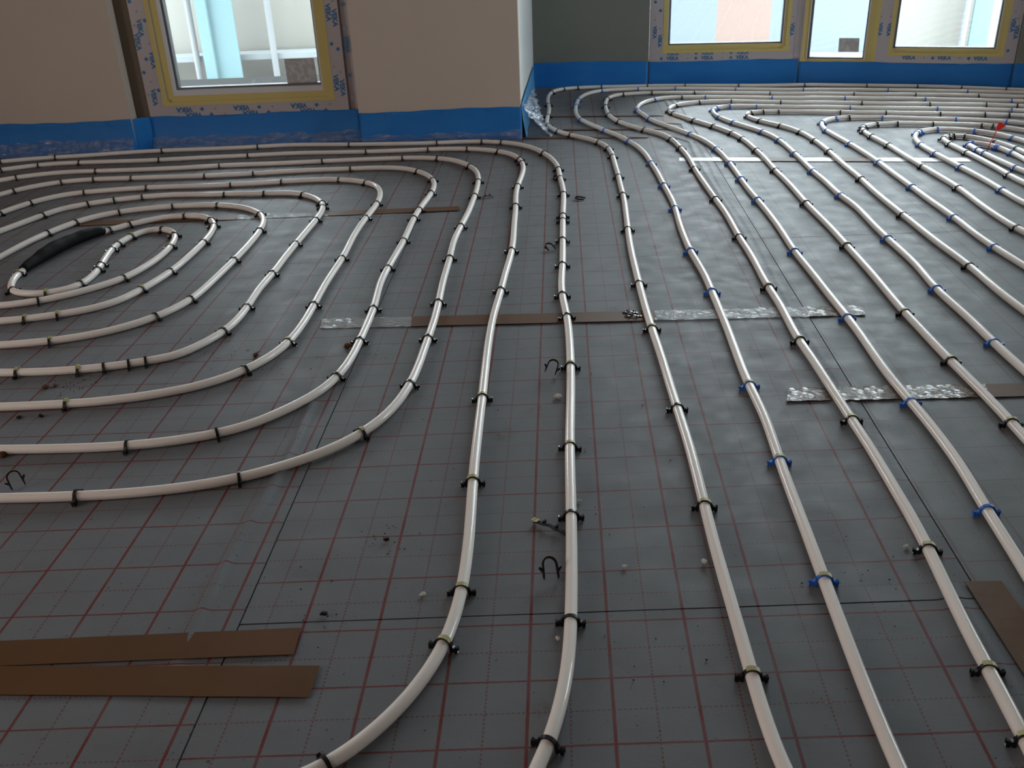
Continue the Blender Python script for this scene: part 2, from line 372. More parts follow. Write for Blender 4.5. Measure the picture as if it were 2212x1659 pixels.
def root_at(name, W, u, w, z):
    e = empty(name, W.p(u, w, z)); tag(e, kind='structure'); bpy.context.view_layer.update(); return e
def shift(o, e):                                             # mesh was written in world space; move it under its window
    o.data.transform(Matrix.Translation(-e.location)); return o
def window(name, W, w, uo0, uo1, zo, parts, glass, yel, sash=None, sill=None, prints=(), sticker=None, tsize=.026, ZT=ZT):
    e = root_at(name, W, (uo0+uo1)/2, w, zo)
    gu0, gu1, gz = glass
    yu0, yu1, yz0, yz1 = yel                                 # outer edge of the yellow tape, and its top edge height above the sill
    bm = bmesh.new(); frame_ring(bm, W, uo0, uo1, zo, ZT, yu0+.004, yu1-.004, yz0+.004, ZT-.06, w, w+.07)
    fr = shift(obj('window_frame', bm, 'film_white', e), e)
    bm = bmesh.new(); frame_ring(bm, W, yu0, yu1, yz0, ZT-.056, gu0-.010, gu1+.006, gz-.008, ZT-.11, w+.012, w+.075)
    sh = shift(obj('sash', bm, 'upvc_white', e), e)
    bm = bmesh.new(); frame_ring(bm, W, gu0-.0101, gu1+.0061, gz-.0081, ZT-.1, gu0, gu1, gz, ZT-.11, w+.026, w+.06)
    shift(obj('gasket', bm, 'gasket', sh), e)
    bm = bmesh.new(); wbox(bm, W, gu0-.01, gu1+.004, w+.045, w+.05, gz-.01, ZT-.105)
    shift(obj('pane', bm, 'window_glass', sh), e)
    tw = yu0 + (gu0-.010-yu0)*.72
    bm = bmesh.new()
    frame_ring(bm, W, yu0-.002, yu1+.002, yz0-.002, ZT-.05, tw, yu1-(yu1-gu1-.006)*.85, yz1, ZT-.09, w+.0105, w+.0125)
    frame_ring(bm, W, yu0-.012, yu1+.012, yz0-.010, ZT-.05, yu0+.004, yu1-.004, yz0+.005, ZT-.06, w-.0012, w+.0)
    for uu in (yu0, yu1):
        vs = [bm.verts.new(W.p(uu+.017*math.cos(a), w-.0016, yz0+.004+.014*math.sin(a))) for a in [k*math.pi/6 for k in range(12)]]
        bm.faces.new(vs)
    shift(obj('masking_tape', bm, 'masking_tape', fr, label='yellow masking tape around the pane'), e)
    if prints:
        k0 = len(bpy.data.objects)
        film_prints(W, w-.0006, prints, fr, tsize)
        for ch in fr.children:
            if ch.name.startswith('film_'): shift(ch, e)
    if sticker:
        u0, u1, z0, z1, ww = sticker
        bm = bmesh.new(); v = [bm.verts.new(p) for p in (W.p(u0, ww, z0), W.p(u1, ww+.002, z0), W.p(u1-.004, ww, z1), W.p(u0-.002, ww, z1))]; bm.faces.new(v)
        thicken(bm, geom=bm.faces[:], thickness=.0006)
        st = shift(obj('sticker', bm, 'sticker_grey', e, label='grey paper sticker on the pane'), e)
    return e
r90 = -math.pi/2
window('window_1', WL, ND, .437, 1.245, .124, None, (.566, 1.137, .232), (.512, 1.180, .176, .203),
       prints=[(.468, 1.3, .468, .15, r90, .262, .05, .115), (.492, 1.3, .492, .2, r90, .262, .17, .115),
               (1.205, 1.3, 1.205, .15, r90, .262, .02, .115), (1.228, 1.3, 1.228, .15, r90, .262, .04, .115),
               (.52, .150, 1.2, .150, math.pi, .232, .06, .072), (.54, .128, 1.2, .128, math.pi, .232, .075, .072), (.448, 1.3, .448, .2, r90, .262, .10, .115), (1.263, 1.3, 1.263, .15, r90, .262, .14, .115)],
       sticker=(1.004, 1.125, .212, .325, .036+ND))
window('window_2', B1, .02, .553, 1.252, .106, None, (.655, 1.192, .192), (.632, 1.216, .160, .186),
       prints=[(.578, 1.3, .578, .13, r90, .25, .05, .11), (.604, 1.3, .604, .13, r90, .25, .09, .11), (.62, .148, 1.2, .148, 0, .17, .05, -.055), (.6, .125, 1.2, .125, 0, .17, .07, -.055),
               (1.237, 1.3, 1.237, .13, r90, .25, .05, .11)], tsize=.024, ZT=2.0)
window('window_3', B2, .02, .004, .374, .098, None, (.046, .292, .118), (.02, .338, .100, .112), prints=[(.356, 1.3, .356, .13, r90, .25, .05, .11)], sticker=(.178, .273, .142, .206, .058), tsize=.024, ZT=2.0)
window('window_4', B2, .02, .374, .953, .098, None, (.434, .862, .170), (.416, .890, .143, .165),
       prints=[(.396, 1.3, .396, .13, r90, .25, .05, .11), (.45, .124, .93, .124, 0, .155, .05, -.05), (.918, 1.3, .918, .13, r90, .25, .03, .11), (.937, 1.3, .937, .13, r90, .25, .06, .11)], tsize=.024, ZT=2.0)
window('window_5', WR, .02, 1.0, 1.9, .13, None, (1.1, 1.80, .23), (1.06, 1.84, .18, .21), ZT=1.62)
bm = bmesh.new()                                             # post closing the corner between windows 2 and 3
a_, b_ = B1.p(1.252, .03, 0), B2.p(.004, .03, 0)
prism(bm, [tuple(a_.xy), tuple(b_.xy), tuple(B2.p(.03, .3, 0).xy), tuple(B1.p(1.24, .3, 0).xy)], .1, 2.02); prism(bm, [tuple(B1.p(1.25, .022, 0).xy), tuple(B1.p(1.285, .022, 0).xy), tuple(B2.p(.03, .022, 0).xy), tuple(B2.p(.03, .33, 0).xy), tuple(B1.p(1.24, .33, 0).xy)], -.1, .1); struct('trim_2', bm, 'film_white')

# ------------------------------------------------------------------ blue edge strips and plastic film
rnd = random.Random(5)
def foam(W, u0, u1, h, label, ww=0., dents=(), flare=.012, skirt=None, wave=.004, sink=0):
    e = empty('edge_insulation_strip', W.p((u0+u1)/2, ww, 0)); tag(e, label, 'edge strip', 'blue foam edge strips along the walls')
    n = max(8, int((u1-u0)/.012)); ph = rnd.random()*6
    def off(u, z):
        o = ww - .006 - flare*(1-z/h)**2 - wave*.5*(1+math.sin(u*17+ph))*(1-z/h)
        for du, dz, r, d in dents: o += d*math.exp(-((u-du)**2+(z-dz)**2*1.5)/r**2)
        return o
    zt = lambda u: h + .0025*math.sin(u*9+ph) + .001*math.sin(u*41)
    bm = bmesh.new(); nz = 10
    def face_pt(i, j, back):
        u = u0+(u1-u0)*i; z = zt(u)*j
        return W.p(u, (ww-.0008) if back else off(u, z), z)
    gridmesh(bm, n, nz, lambda i, j: face_pt(i, j, False)); gridmesh(bm, n, 1, lambda i, j: W.p(u0+(u1-u0)*i, off(u0+(u1-u0)*i, h)*(1-j)+(ww-.0008)*j, zt(u0+(u1-u0)*i)))
    for uu in (0, 1): gridmesh(bm, 1, nz, lambda i, j: (face_pt(uu, j, False)*(1-i) + face_pt(uu, j, True)*i))
    bmesh.ops.remove_doubles(bm, verts=bm.verts, dist=1e-5); bmesh.ops.recalc_face_normals(bm, faces=bm.faces)
    o = obj('foam_strip', bm, 'blue_foam', e, True); shift(o, e)
    if skirt:
        sh, out, nn = skirt; bm = bmesh.new(); rr = random.Random(int(u0*100)+9); phs = [rr.random()*6 for _ in range(6)]
        def sk(i, j):
            u = u0+(u1-u0)*i; z = sh*(1-j); base = off(u, max(z, 0))-.003
            wr = .006*math.sin(u*63+phs[0]+3*j)+.004*math.sin(u*131+phs[1]-5*j)+.003*math.sin(u*211+phs[2]+9*j)
            dent = math.sin(math.pi*min(1, j*1.2))
            w_ = base - abs(wr)*dent*1.3 - out*j*j
            zz = z + (.004*math.sin(u*23+phs[3])+.003*math.sin(u*57+phs[4]))*(1-j) + .0025*abs(math.sin(u*90+phs[5]))*j + .0014
            return W.p(u, w_, max(zz, .0012))
        gridmesh(bm, int((u1-u0)/.007), 8, sk)
        shift(obj('clear_film_skirt', bm, 'clear_film', e, True, label='thin wrinkled clear film along the foot'), e)
    return e
foam(WL, -1.36, .375, .128, 'blue foam edge strip along the plain left wall beside the left window', dents=((.28, .10, .012, .004),), skirt=(.055, .016, 0), flare=.016)
foam(WL, .44, 1.285, .126, 'blue foam edge strip directly below the left window', ww=ND, skirt=(.045, .02, 0), flare=.022)
foam(WL, 1.291, 1.940, .122, 'blue foam edge strip at the foot of the pier between both window walls', dents=((1.36, .108, .012, .006), (1.385, .112, .012, .006), (1.62, .112, .012, .007), (1.79, .116, .016, .006)), skirt=(.03, .006, 0), flare=.012)
foam(B1, -.035, .548, .119, 'dark blue foam edge strip in the shaded back corner left of the far windows', flare=.008)
foam(B1, .549, 1.279, .112, 'blue foam edge strip below the leftmost far window', flare=.006, ww=.02)
foam(B2, .004, .955, .101, 'blue foam edge strip below the two rightmost far windows', flare=.006, ww=.02)
foam(B2, .956, 2.04, .106, 'short blue foam edge strip in the far right corner', flare=.006)
# the left corner: the strip is folded back into the window niche
e = empty('edge_insulation_strip', WL.p(NI0, 0, 0)); tag(e, 'short piece of blue foam strip folded into the niche corner left of the left window', 'edge strip', 'blue foam edge strips along the walls')
bm = bmesh.new()
gridmesh(bm, 10, 6, lambda i, j: WL.p(NI0-.006+.012*i+.055*i*i, -.010*(1-j*.5)+(.010)*(1-abs(2*i-1))*-.3 + (ND+.004)*i - .012*(1-j)*i, .127*j-.002*math.sin(i*7)*j))
shift(obj('foam_strip', bm, 'blue_foam', e, True), e)
# pier side: a pale blue flap and crumpled clear film hanging down to the floor
PS = Wall((px, py), (.098-px, 3.445-py)); PS.n = -PS.n                                   # n points into the room here
e = empty('edge_insulation_strip', (px, py, 0)); tag(e, 'pale blue foam strip with crumpled clear film on the white side of the pier', 'edge strip', 'blue foam edge strips along the walls')
bm = bmesh.new()
gridmesh(bm, 30, 8, lambda i, j: PS.o + PS.d*(.0+1.1*i) + PS.n*(.004+.016*(1-j)**1.5*(1-.6*i)+.003*math.sin(i*31)*(1-j)) + Vector((0, 0, (.130-.012*i)*j)))
shift(obj('foam_strip', bm, 'blue_foam_light', e, True), e)
bm = bmesh.new(); rr = random.Random(11); ph = [rr.random()*6 for _ in range(9)]
def crump(i, j):
    s_ = .002+.75*i; hh = .124*(1-.5*i); z = hh*(1-j)
    wr = .007*math.sin(s_*70+ph[0]+7*j)+.005*math.sin(s_*140+ph[1]-9*j)+.004*math.sin(j*23+ph[2]+s_*40)
    return PS.o + PS.d*s_ + PS.n*(.010+.105*j**1.5*(1-.85*i)+abs(wr)*1.2) + Vector((0, 0, max(.0016, z + .003*math.sin(s_*90+ph[3])*(1-j)+.004*abs(math.sin(s_*60+j*9))*j*(1-j)*4)))
gridmesh(bm, 60, 18, crump)
shift(obj('crumpled_film', bm, 'clear_film_dense', e, True, label='crumpled shiny clear plastic film'), e)

# ------------------------------------------------------------------ tapes on the floor
def tape(label, poly, mat='brown_tape', th=.0009, zoff=.0, creased=None, cat='tape', group='adhesive tapes on the insulation'):
    """poly: two side polylines of equal length, A (far side) and B (near side)"""
    A, B = poly; n = len(A)
    bm = bmesh.new(); z1 = .0016+th+zoff
    def P(i, j):
        k = min(int(i*(n-1)), n-2); f = i*(n-1)-k
        a = Vector(A[k]).lerp(Vector(A[k+1]), f); b = Vector(B[k]).lerp(Vector(B[k+1]), f); q = a.lerp(b, j)
        return Vector((q.x, q.y, z1 + .0002*math.sin(i*40+j*3)))
    L = (Vector(A[0])-Vector(A[-1])).length
    gridmesh(bm, max(2, int(L/.02)), 3, P)
    thicken(bm, geom=bm.faces[:], thickness=.0005); bmesh.ops.recalc_face_normals(bm, faces=bm.faces)
    o = obj('adhesive_tape', bm, mat, None, False); tag(o, label, cat, group); return o
tape('wide brown tape at the lower left of the floor, the upper of two strips', ([(-.95, -.602), (-.727, -.604), (-.333, -.599)], [(-.95, -.655), (-.707, -.650), (-.333, -.648)]))
tape('wide brown tape at the lower left of the floor, the lower of two strips', ([(-.95, -.640), (-.707, -.651), (-.296, -.670)], [(-.95, -.692), (-.683, -.700), (-.300, -.722)]), zoff=.0002)
def tape_run(label, A0, A1, B0, B1, cuts):
    """one long tape whose look changes along its length: parts 'tape_stretch' under an Empty"""
    A0, A1, B0, B1 = map(Vector, (A0, A1, B0, B1))
    e = empty('adhesive_tape', ((A0.x+B0.x)/2, (A0.y+B0.y)/2, .0015)); tag(e, label, 'tape', 'adhesive tapes on the insulation')
    for (f0, f1, mat, lb) in cuts:
        bm = bmesh.new(); crease = mat in ('clear_tape', 'brown_tape_creased'); rr = random.Random(int(f0*1000)+3)
        nn = max(4, int((A1-A0).length*(f1-f0)/(.006 if crease else .02)))
        def P(i, j):
            f = f0+(f1-f0)*i; q = A0.lerp(A1, f).lerp(B0.lerp(B1, f), j)
            z = .0026 + (.0012*math.sin(f*(A1-A0).length*170+4*math.sin(j*9+f*20))*math.sin(j*14+f*60) if crease else 0)
            return Vector((q.x, q.y, z))
        gridmesh(bm, nn, 8 if crease else 3, P); thicken(bm, geom=bm.faces[:], thickness=.0004); bmesh.ops.recalc_face_normals(bm, faces=bm.faces); crisp(bm, .9)
        o = obj('tape_stretch', bm, mat, e, True, label=lb); shift(o, e)
    return e
CR, CL = 'creased glossy stretch', 'clear crinkled stretch'
tape_run('long tape across the middle of the floor, brown with crinkled clear ends', (-.484, .449), (.744, .408), (-.479, .393), (.735, .352),
    [(0, .17, 'clear_tape', CL), (.17, .62, 'brown_tape', None), (.62, .90, 'clear_tape', CR), (.90, 1, 'brown_tape_creased', CR)])
tape_run('brown tape with a mirror-glossy creased part at the right side of the floor', (.476, .022), (1.25, -.006), (.456, -.030), (1.24, -.056),
    [(0, .47, 'brown_tape_creased', CR), (.47, 1, 'brown_tape', None)])
tape_run('tape behind the inner turns of the left pipe spiral, half brown and half glossy', (-1.40, 1.315), (-.204, 1.323), (-1.40, 1.268), (-.198, 1.277),
    [(0, .42, 'brown_tape', None), (.42, .66, 'clear_tape', CR), (.66, 1, 'brown_tape', None)])
tape_run('thin pale tape crossing under the far bends of the right pipes', (.573, 1.832), (1.539, 1.668), (.565, 1.785), (1.53, 1.62),
    [(0, .12, 'clear_tape_faint', 'faint clear stretch'), (.12, .30, 'clear_tape_flat', 'pale shiny stretch'), (.30, .42, 'brown_tape', None), (.42, .56, 'clear_tape_flat', 'pale shiny stretch'), (.56, .66, 'brown_tape', None), (.66, 1, 'clear_tape_flat', 'pale shiny stretch')])
tape('brown tape near the lower right corner running towards the camera', ([(.555, -.553), (.548, -.8), (.545, -1.1)], [(.604, -.555), (.600, -.8), (.597, -1.1)]))
tape('narrow brown tape at the foot of the pier', ([(.02, 2.262), (.25, 2.235), (.51, 2.200)], [(.02, 2.236), (.25, 2.209), (.51, 2.174)]))
tape('narrow brown tape in front of the far corner, the middle of three', ([(.183, 2.390), (.40, 2.362), (.606, 2.335)], [(.183, 2.368), (.40, 2.340), (.606, 2.313)]))
tape('narrow brown tape in the far corner, the farthest of three', ([(.152, 2.665), (.40, 2.634), (.631, 2.60)], [(.152, 2.645), (.40, 2.614), (.631, 2.58)]))
tape('small rust-brown tape patch in the niche corner left below the left window', ([(-1.560, 2.322), (-1.50, 2.322)], [(-1.575, 2.292), (-1.50, 2.292)]))
tape('small rust-brown tape patch at the foot of the strip right below the left window', ([(-.74, 2.292), (-.66, 2.290)], [(-.75, 2.272), (-.65, 2.270)]))
tape('small brown tape patch between the two outermost left pipes near the pier', ([(-.62, 2.235), (-.52, 2.235)], [(-.62, 2.205), (-.53, 2.205)]))
tape('small brown tape scrap at the tip of the fifth right pipe loop', ([(.640, 2.60), (.70, 2.545)], [(.60, 2.43), (.68, 2.40)]))
tape('crinkled clear tape patch between the third and fourth right pipe', ([(.60, 2.28), (.67, 2.22), (.70, 2.12)], [(.56, 2.24), (.61, 2.17), (.66, 2.05)]), 'clear_tape')

# ------------------------------------------------------------------ heating pipes and clips
DATA = {
'L1':[[-431,-8768,-355,-8540,-268,-8317,-180,-8094,-106,-7868,-41,-7638,15,-7407,64,-7173,105,-6938,139,-6701,168,-6464,192,-6225,214,-5986,234,-5747,252,-5508,270,-5269,286,-5029,302,-4790,318,-4550,332,-4311,346,-4071,360,-3832,373,-3592,387,-3352,400,-3113,412,-2873,425,-2633,438,-2394,451,-2154,465,-1915,481,-1675,497,-1436,514,-1196,532,-957,550,-718,568,-478,586,-239,604,0,622,240,639,479,655,718,670,958,685,1197,698,1437,711,1677,723,1916,734,2156,744,2396,754,2636,762,2875,769,3115,774,3355,776,3595,776,3835,773,4075,768,4315,763,4554,757,4794,753,5034,753,5273,756,5513,764,5753,776,5992,791,6231,809,6471,828,6710,847,6949,866,7188,884,7427,901,7667,916,7906,931,8146,945,8385,959,8625,973,8865,987,9104,1001,9344,1015,9583,1029,9823,1043,10063,1058,10302,1072,10542,1086,10781,1101,11021,1116,11260,1131,11500,1147,11739,1163,11979,1181,12218,1198,12457,1216,12697,1233,12936,1249,13176,1264,13415,1277,13655,1289,13894,1298,14134,1305,14374,1308,14614,1309,14853,1307,15093,1303,15333,1299,15573,1297,15812,1296,16052,1298,16292,1300,16531,1301,16771,1300,17011,1293,17250,1281,17489,1262,17728,1236,17965,1202,18202,1162,18438,1114,18672,1059,18905,997,19136,929,19366,854,19593,772,19817,681,20037,579,20251,467,20459,342,20659,205,20849,55,21027,-108,21191,-287,21336,-482,21461,-688,21568,-903,21662,-1124,21741,-1351,21806,-1582,21856,-1816,21893,-2052,21916,-2290,21927,-2528,21931,-2767,21929,-3006,21926,-3246,21925,-3485,21928,-3724,21937,-3963,21950,-4202,21967,-4441,21988,-4680,22011,-4919,22035,-5157,22061,-5396,22088,-5634,22116,-5873,22144,-6111,22172,-6349,22202,-6587,22232,-6825,22264,-7063,22297,-7300,22331,-7537,22367,-7775,22404,-8012,22440,-8249,22476,-8486,22509,-8724,22538,-8962,22561,-9199,22575,-9437,22580,-9675,22574,-9913,22560,-10151,22540,-10388,22518,-10627,22498,-10865,22481,-11104,22468,-11344,22460,-11583,22456,-11823,22454,-12063,22454,-12303,22456,-12543,22459,-12783,22463,-13023,22467,-13263,22471,-13503,22474,-13743,22475,-13983,22475,-14223,22472,-14462,22466,-14702,22457,-14941,22444,-15181,22427,-15419,22406,-15658,22380,-15896,22350,-16133,22317,-16370,22281,-16607,22244,-16844,22207,-17081,22173,-17319,22141,-17557,22112,-17795,22085,-18034,22060,-18273,22035,-18511,22010,-18750,21984,-18987,21955,-19224,21921,-19460,21881,-19694,21835,-19927,21782,-20159,21723,-20388,21656,-20617,21581,-20846,21512,-21077,21446],[[-180,-8094,70.3,"k"],[203,-6106,84.8,"k"],[363,-3772,86.8,"k"],[477,-1735,86.3,"K"],[695,1377,86.8,"K"],[776,3895,90.5,"k"],[752,5214,89.9,"k"],[875,7308,85.7,"k"],[997,9284,86.7,"k"],[1105,11081,86.5,"k"],[1135,11560,86.2,"k"],[1289,13894,87.5,"k"],[1297,15872,90.2,"k"],[1299,17070,91.2,"k"],[893,19480,108.3,"k"],[-688,21568,154.5,"k"],[-1466,21833,167.6,"k"],[-3246,21925,179.8,"k"],[-6766,22256,172.4,"k"],[-10507,22508,-175.0,"k"],[-14343,22469,-178.6,"k"],[-18452,22017,-174.0,"k"],[-20446,21637,-162.2,"k"]]],
'L2':[[-2966,-8488,-2756,-8373,-2557,-8240,-2377,-8084,-2215,-7913,-2065,-7730,-1928,-7539,-1802,-7339,-1690,-7131,-1589,-6917,-1502,-6697,-1429,-6472,-1369,-6242,-1321,-6009,-1282,-5774,-1252,-5537,-1229,-5299,-1210,-5060,-1196,-4821,-1185,-4581,-1177,-4342,-1171,-4102,-1168,-3862,-1165,-3622,-1162,-3382,-1160,-3142,-1157,-2902,-1154,-2662,-1149,-2422,-1144,-2183,-1137,-1943,-1129,-1703,-1121,-1463,-1112,-1223,-1103,-983,-1094,-743,-1084,-504,-1075,-264,-1066,-24,-1057,216,-1049,456,-1041,695,-1034,935,-1026,1175,-1018,1415,-1010,1655,-1002,1895,-992,2135,-983,2374,-972,2614,-960,2854,-947,3093,-933,3333,-917,3572,-899,3812,-879,4051,-856,4290,-832,4528,-806,4767,-779,5005,-752,5244,-727,5482,-703,5721,-679,5960,-657,6199,-634,6437,-611,6676,-586,6915,-560,7153,-534,7392,-508,7630,-482,7869,-458,8108,-436,8347,-417,8586,-400,8825,-386,9065,-374,9304,-364,9544,-355,9784,-347,10024,-340,10263,-332,10503,-325,10743,-317,10983,-309,11223,-299,11463,-290,11703,-280,11942,-271,12182,-264,12422,-257,12662,-253,12902,-249,13141,-246,13381,-241,13621,-235,13861,-225,14101,-212,14340,-196,14579,-177,14818,-154,15057,-130,15296,-102,15534,-74,15772,-44,16011,-15,16249,12,16487,36,16725,56,16964,70,17203,76,17442,75,17681,65,17919,46,18157,18,18394,-22,18628,-74,18858,-142,19083,-226,19301,-329,19509,-453,19705,-600,19884,-766,20045,-947,20191,-1140,20321,-1343,20434,-1555,20530,-1774,20609,-1999,20674,-2229,20726,-2462,20767,-2697,20798,-2934,20820,-3172,20834,-3411,20842,-3651,20846,-3890,20847,-4130,20847,-4370,20846,-4610,20845,-4850,20846,-5090,20847,-5330,20851,-5570,20858,-5809,20867,-6049,20881,-6288,20897,-6527,20916,-6766,20938,-7005,20960,-7244,20983,-7483,21005,-7722,21027,-7961,21047,-8200,21065,-8439,21080,-8679,21091,-8918,21097,-9158,21098,-9397,21093,-9636,21082,-9875,21067,-10114,21051,-10353,21035,-10593,21021,-10832,21011,-11072,21003,-11312,20998,-11551,20993,-11791,20988,-12031,20981,-12271,20972,-12510,20960,-12750,20945,-12989,20929,-13228,20913,-13468,20898,-13707,20885,-13947,20876,-14186,20871,-14426,20870,-14666,20872,-14906,20877,-15146,20883,-15385,20890,-15625,20897,-15865,20904,-16105,20912,-16345,20920,-16585,20928,-16824,20935,-17064,20942,-17303,20944,-17541,20941,-17778,20927,-18013,20901,-18246,20861,-18475,20805,-18701,20736,-18925,20655,-19145,20564,-19362,20465,-19577,20359,-19790,20248,-20000,20134,-20204,20006,-20305,19941],[[-2605,-8275,35.8,"k"],[-1429,-6472,73.7,"K"],[-1240,-5418,84.3,"K"],[-1155,-2722,89.1,"K"],[-1059,156,88.0,"K"],[-708,5661,84.3,"k"],[-417,8586,85.7,"k"],[-256,12722,88.8,"k"],[-154,15057,84.3,"k"],[46,18157,95.6,"k"],[-34,18686,102.0,"k"],[-810,20083,139.8,"k"],[-1999,20674,165.7,"k"],[-3531,20845,179.1,"k"],[-5929,20873,176.8,"k"],[-10533,21024,-176.9,"k"],[-13947,20876,-178.3,"K"],[-17064,20942,178.9,"k"],[-18589,20772,-162.9,"k"],[-19790,20248,-152.4,"k"]]],
'L3':[[-9432,-2694,-9192,-2699,-8952,-2706,-8712,-2716,-8473,-2722,-8233,-2728,-7993,-2732,-7753,-2733,-7513,-2732,-7274,-2727,-7034,-2717,-6795,-2702,-6557,-2681,-6319,-2654,-6082,-2619,-5848,-2577,-5615,-2526,-5385,-2465,-5160,-2392,-4938,-2308,-4721,-2212,-4509,-2105,-4301,-1988,-4100,-1862,-3906,-1726,-3720,-1579,-3545,-1421,-3382,-1251,-3233,-1069,-3098,-876,-2976,-674,-2869,-464,-2776,-246,-2696,-23,-2629,204,-2572,436,-2523,669,-2482,905,-2446,1141,-2416,1379,-2391,1617,-2369,1855,-2350,2094,-2332,2334,-2314,2573,-2296,2812,-2278,3051,-2260,3291,-2243,3530,-2227,3769,-2213,4009,-2202,4249,-2193,4488,-2185,4728,-2179,4968,-2175,5208,-2170,5448,-2166,5688,-2161,5928,-2155,6168,-2148,6407,-2139,6647,-2128,6887,-2116,7127,-2104,7366,-2092,7606,-2080,7846,-2071,8085,-2063,8325,-2057,8565,-2051,8805,-2043,9044,-2034,9284,-2021,9523,-2004,9762,-1982,10001,-1957,10240,-1930,10478,-1901,10716,-1870,10954,-1840,11192,-1810,11430,-1780,11668,-1751,11907,-1724,12145,-1698,12383,-1674,12622,-1652,12861,-1631,13100,-1612,13339,-1595,13579,-1577,13818,-1560,14057,-1544,14297,-1528,14536,-1514,14776,-1503,15015,-1494,15255,-1487,15495,-1482,15734,-1481,15974,-1484,16213,-1493,16452,-1510,16689,-1537,16926,-1576,17160,-1628,17392,-1692,17619,-1771,17842,-1863,18060,-1970,18270,-2090,18472,-2223,18665,-2370,18846,-2532,19011,-2714,19153,-2915,19267,-3128,19359,-3349,19434,-3577,19493,-3809,19539,-4044,19571,-4281,19594,-4520,19609,-4759,19619,-4999,19625,-5238,19629,-5478,19631,-5718,19632,-5958,19632,-6198,19630,-6438,19627,-6678,19622,-6918,19615,-7158,19606,-7397,19595,-7637,19583,-7877,19570,-8116,19557,-8356,19546,-8596,19535,-8835,19527,-9075,19521,-9315,19518,-9555,19518,-9795,19520,-10035,19523,-10275,19527,-10514,19529,-10754,19530,-10993,19526,-11233,19517,-11472,19503,-11711,19486,-11950,19467,-12189,19449,-12428,19432,-12667,19419,-12907,19409,-13147,19403,-13386,19399,-13626,19398,-13866,19398,-14106,19400,-14346,19403,-14586,19407,-14826,19413,-15066,19419,-15306,19428,-15545,19439,-15784,19451,-16024,19463,-16263,19473,-16501,19476,-16739,19471,-16976,19455,-17210,19424,-17443,19379,-17671,19320,-17896,19245,-18115,19157,-18330,19057,-18540,18945,-18743,18822,-18940,18688,-19129,18540,-19307,18380,-19478,18211],[[-7573,-2732,0.5,"k"],[-5048,-2351,20.9,"k"],[-3198,-1022,53.8,"K"],[-2491,846,80.4,"k"],[-2283,2992,85.7,"k"],[-2178,5028,88.8,"k"],[-2069,8145,88.0,"k"],[-1878,10895,82.7,"k"],[-1560,14057,86.0,"K"],[-1481,15854,89.7,"k"],[-1815,17952,113.1,"K"],[-3074,19338,157.9,"k"],[-4400,19602,176.4,"k"],[-7397,19595,-177.3,"k"],[-11233,19517,-177.3,"k"],[-15844,19454,177.1,"k"],[-18591,18916,-149.7,"k"]]],
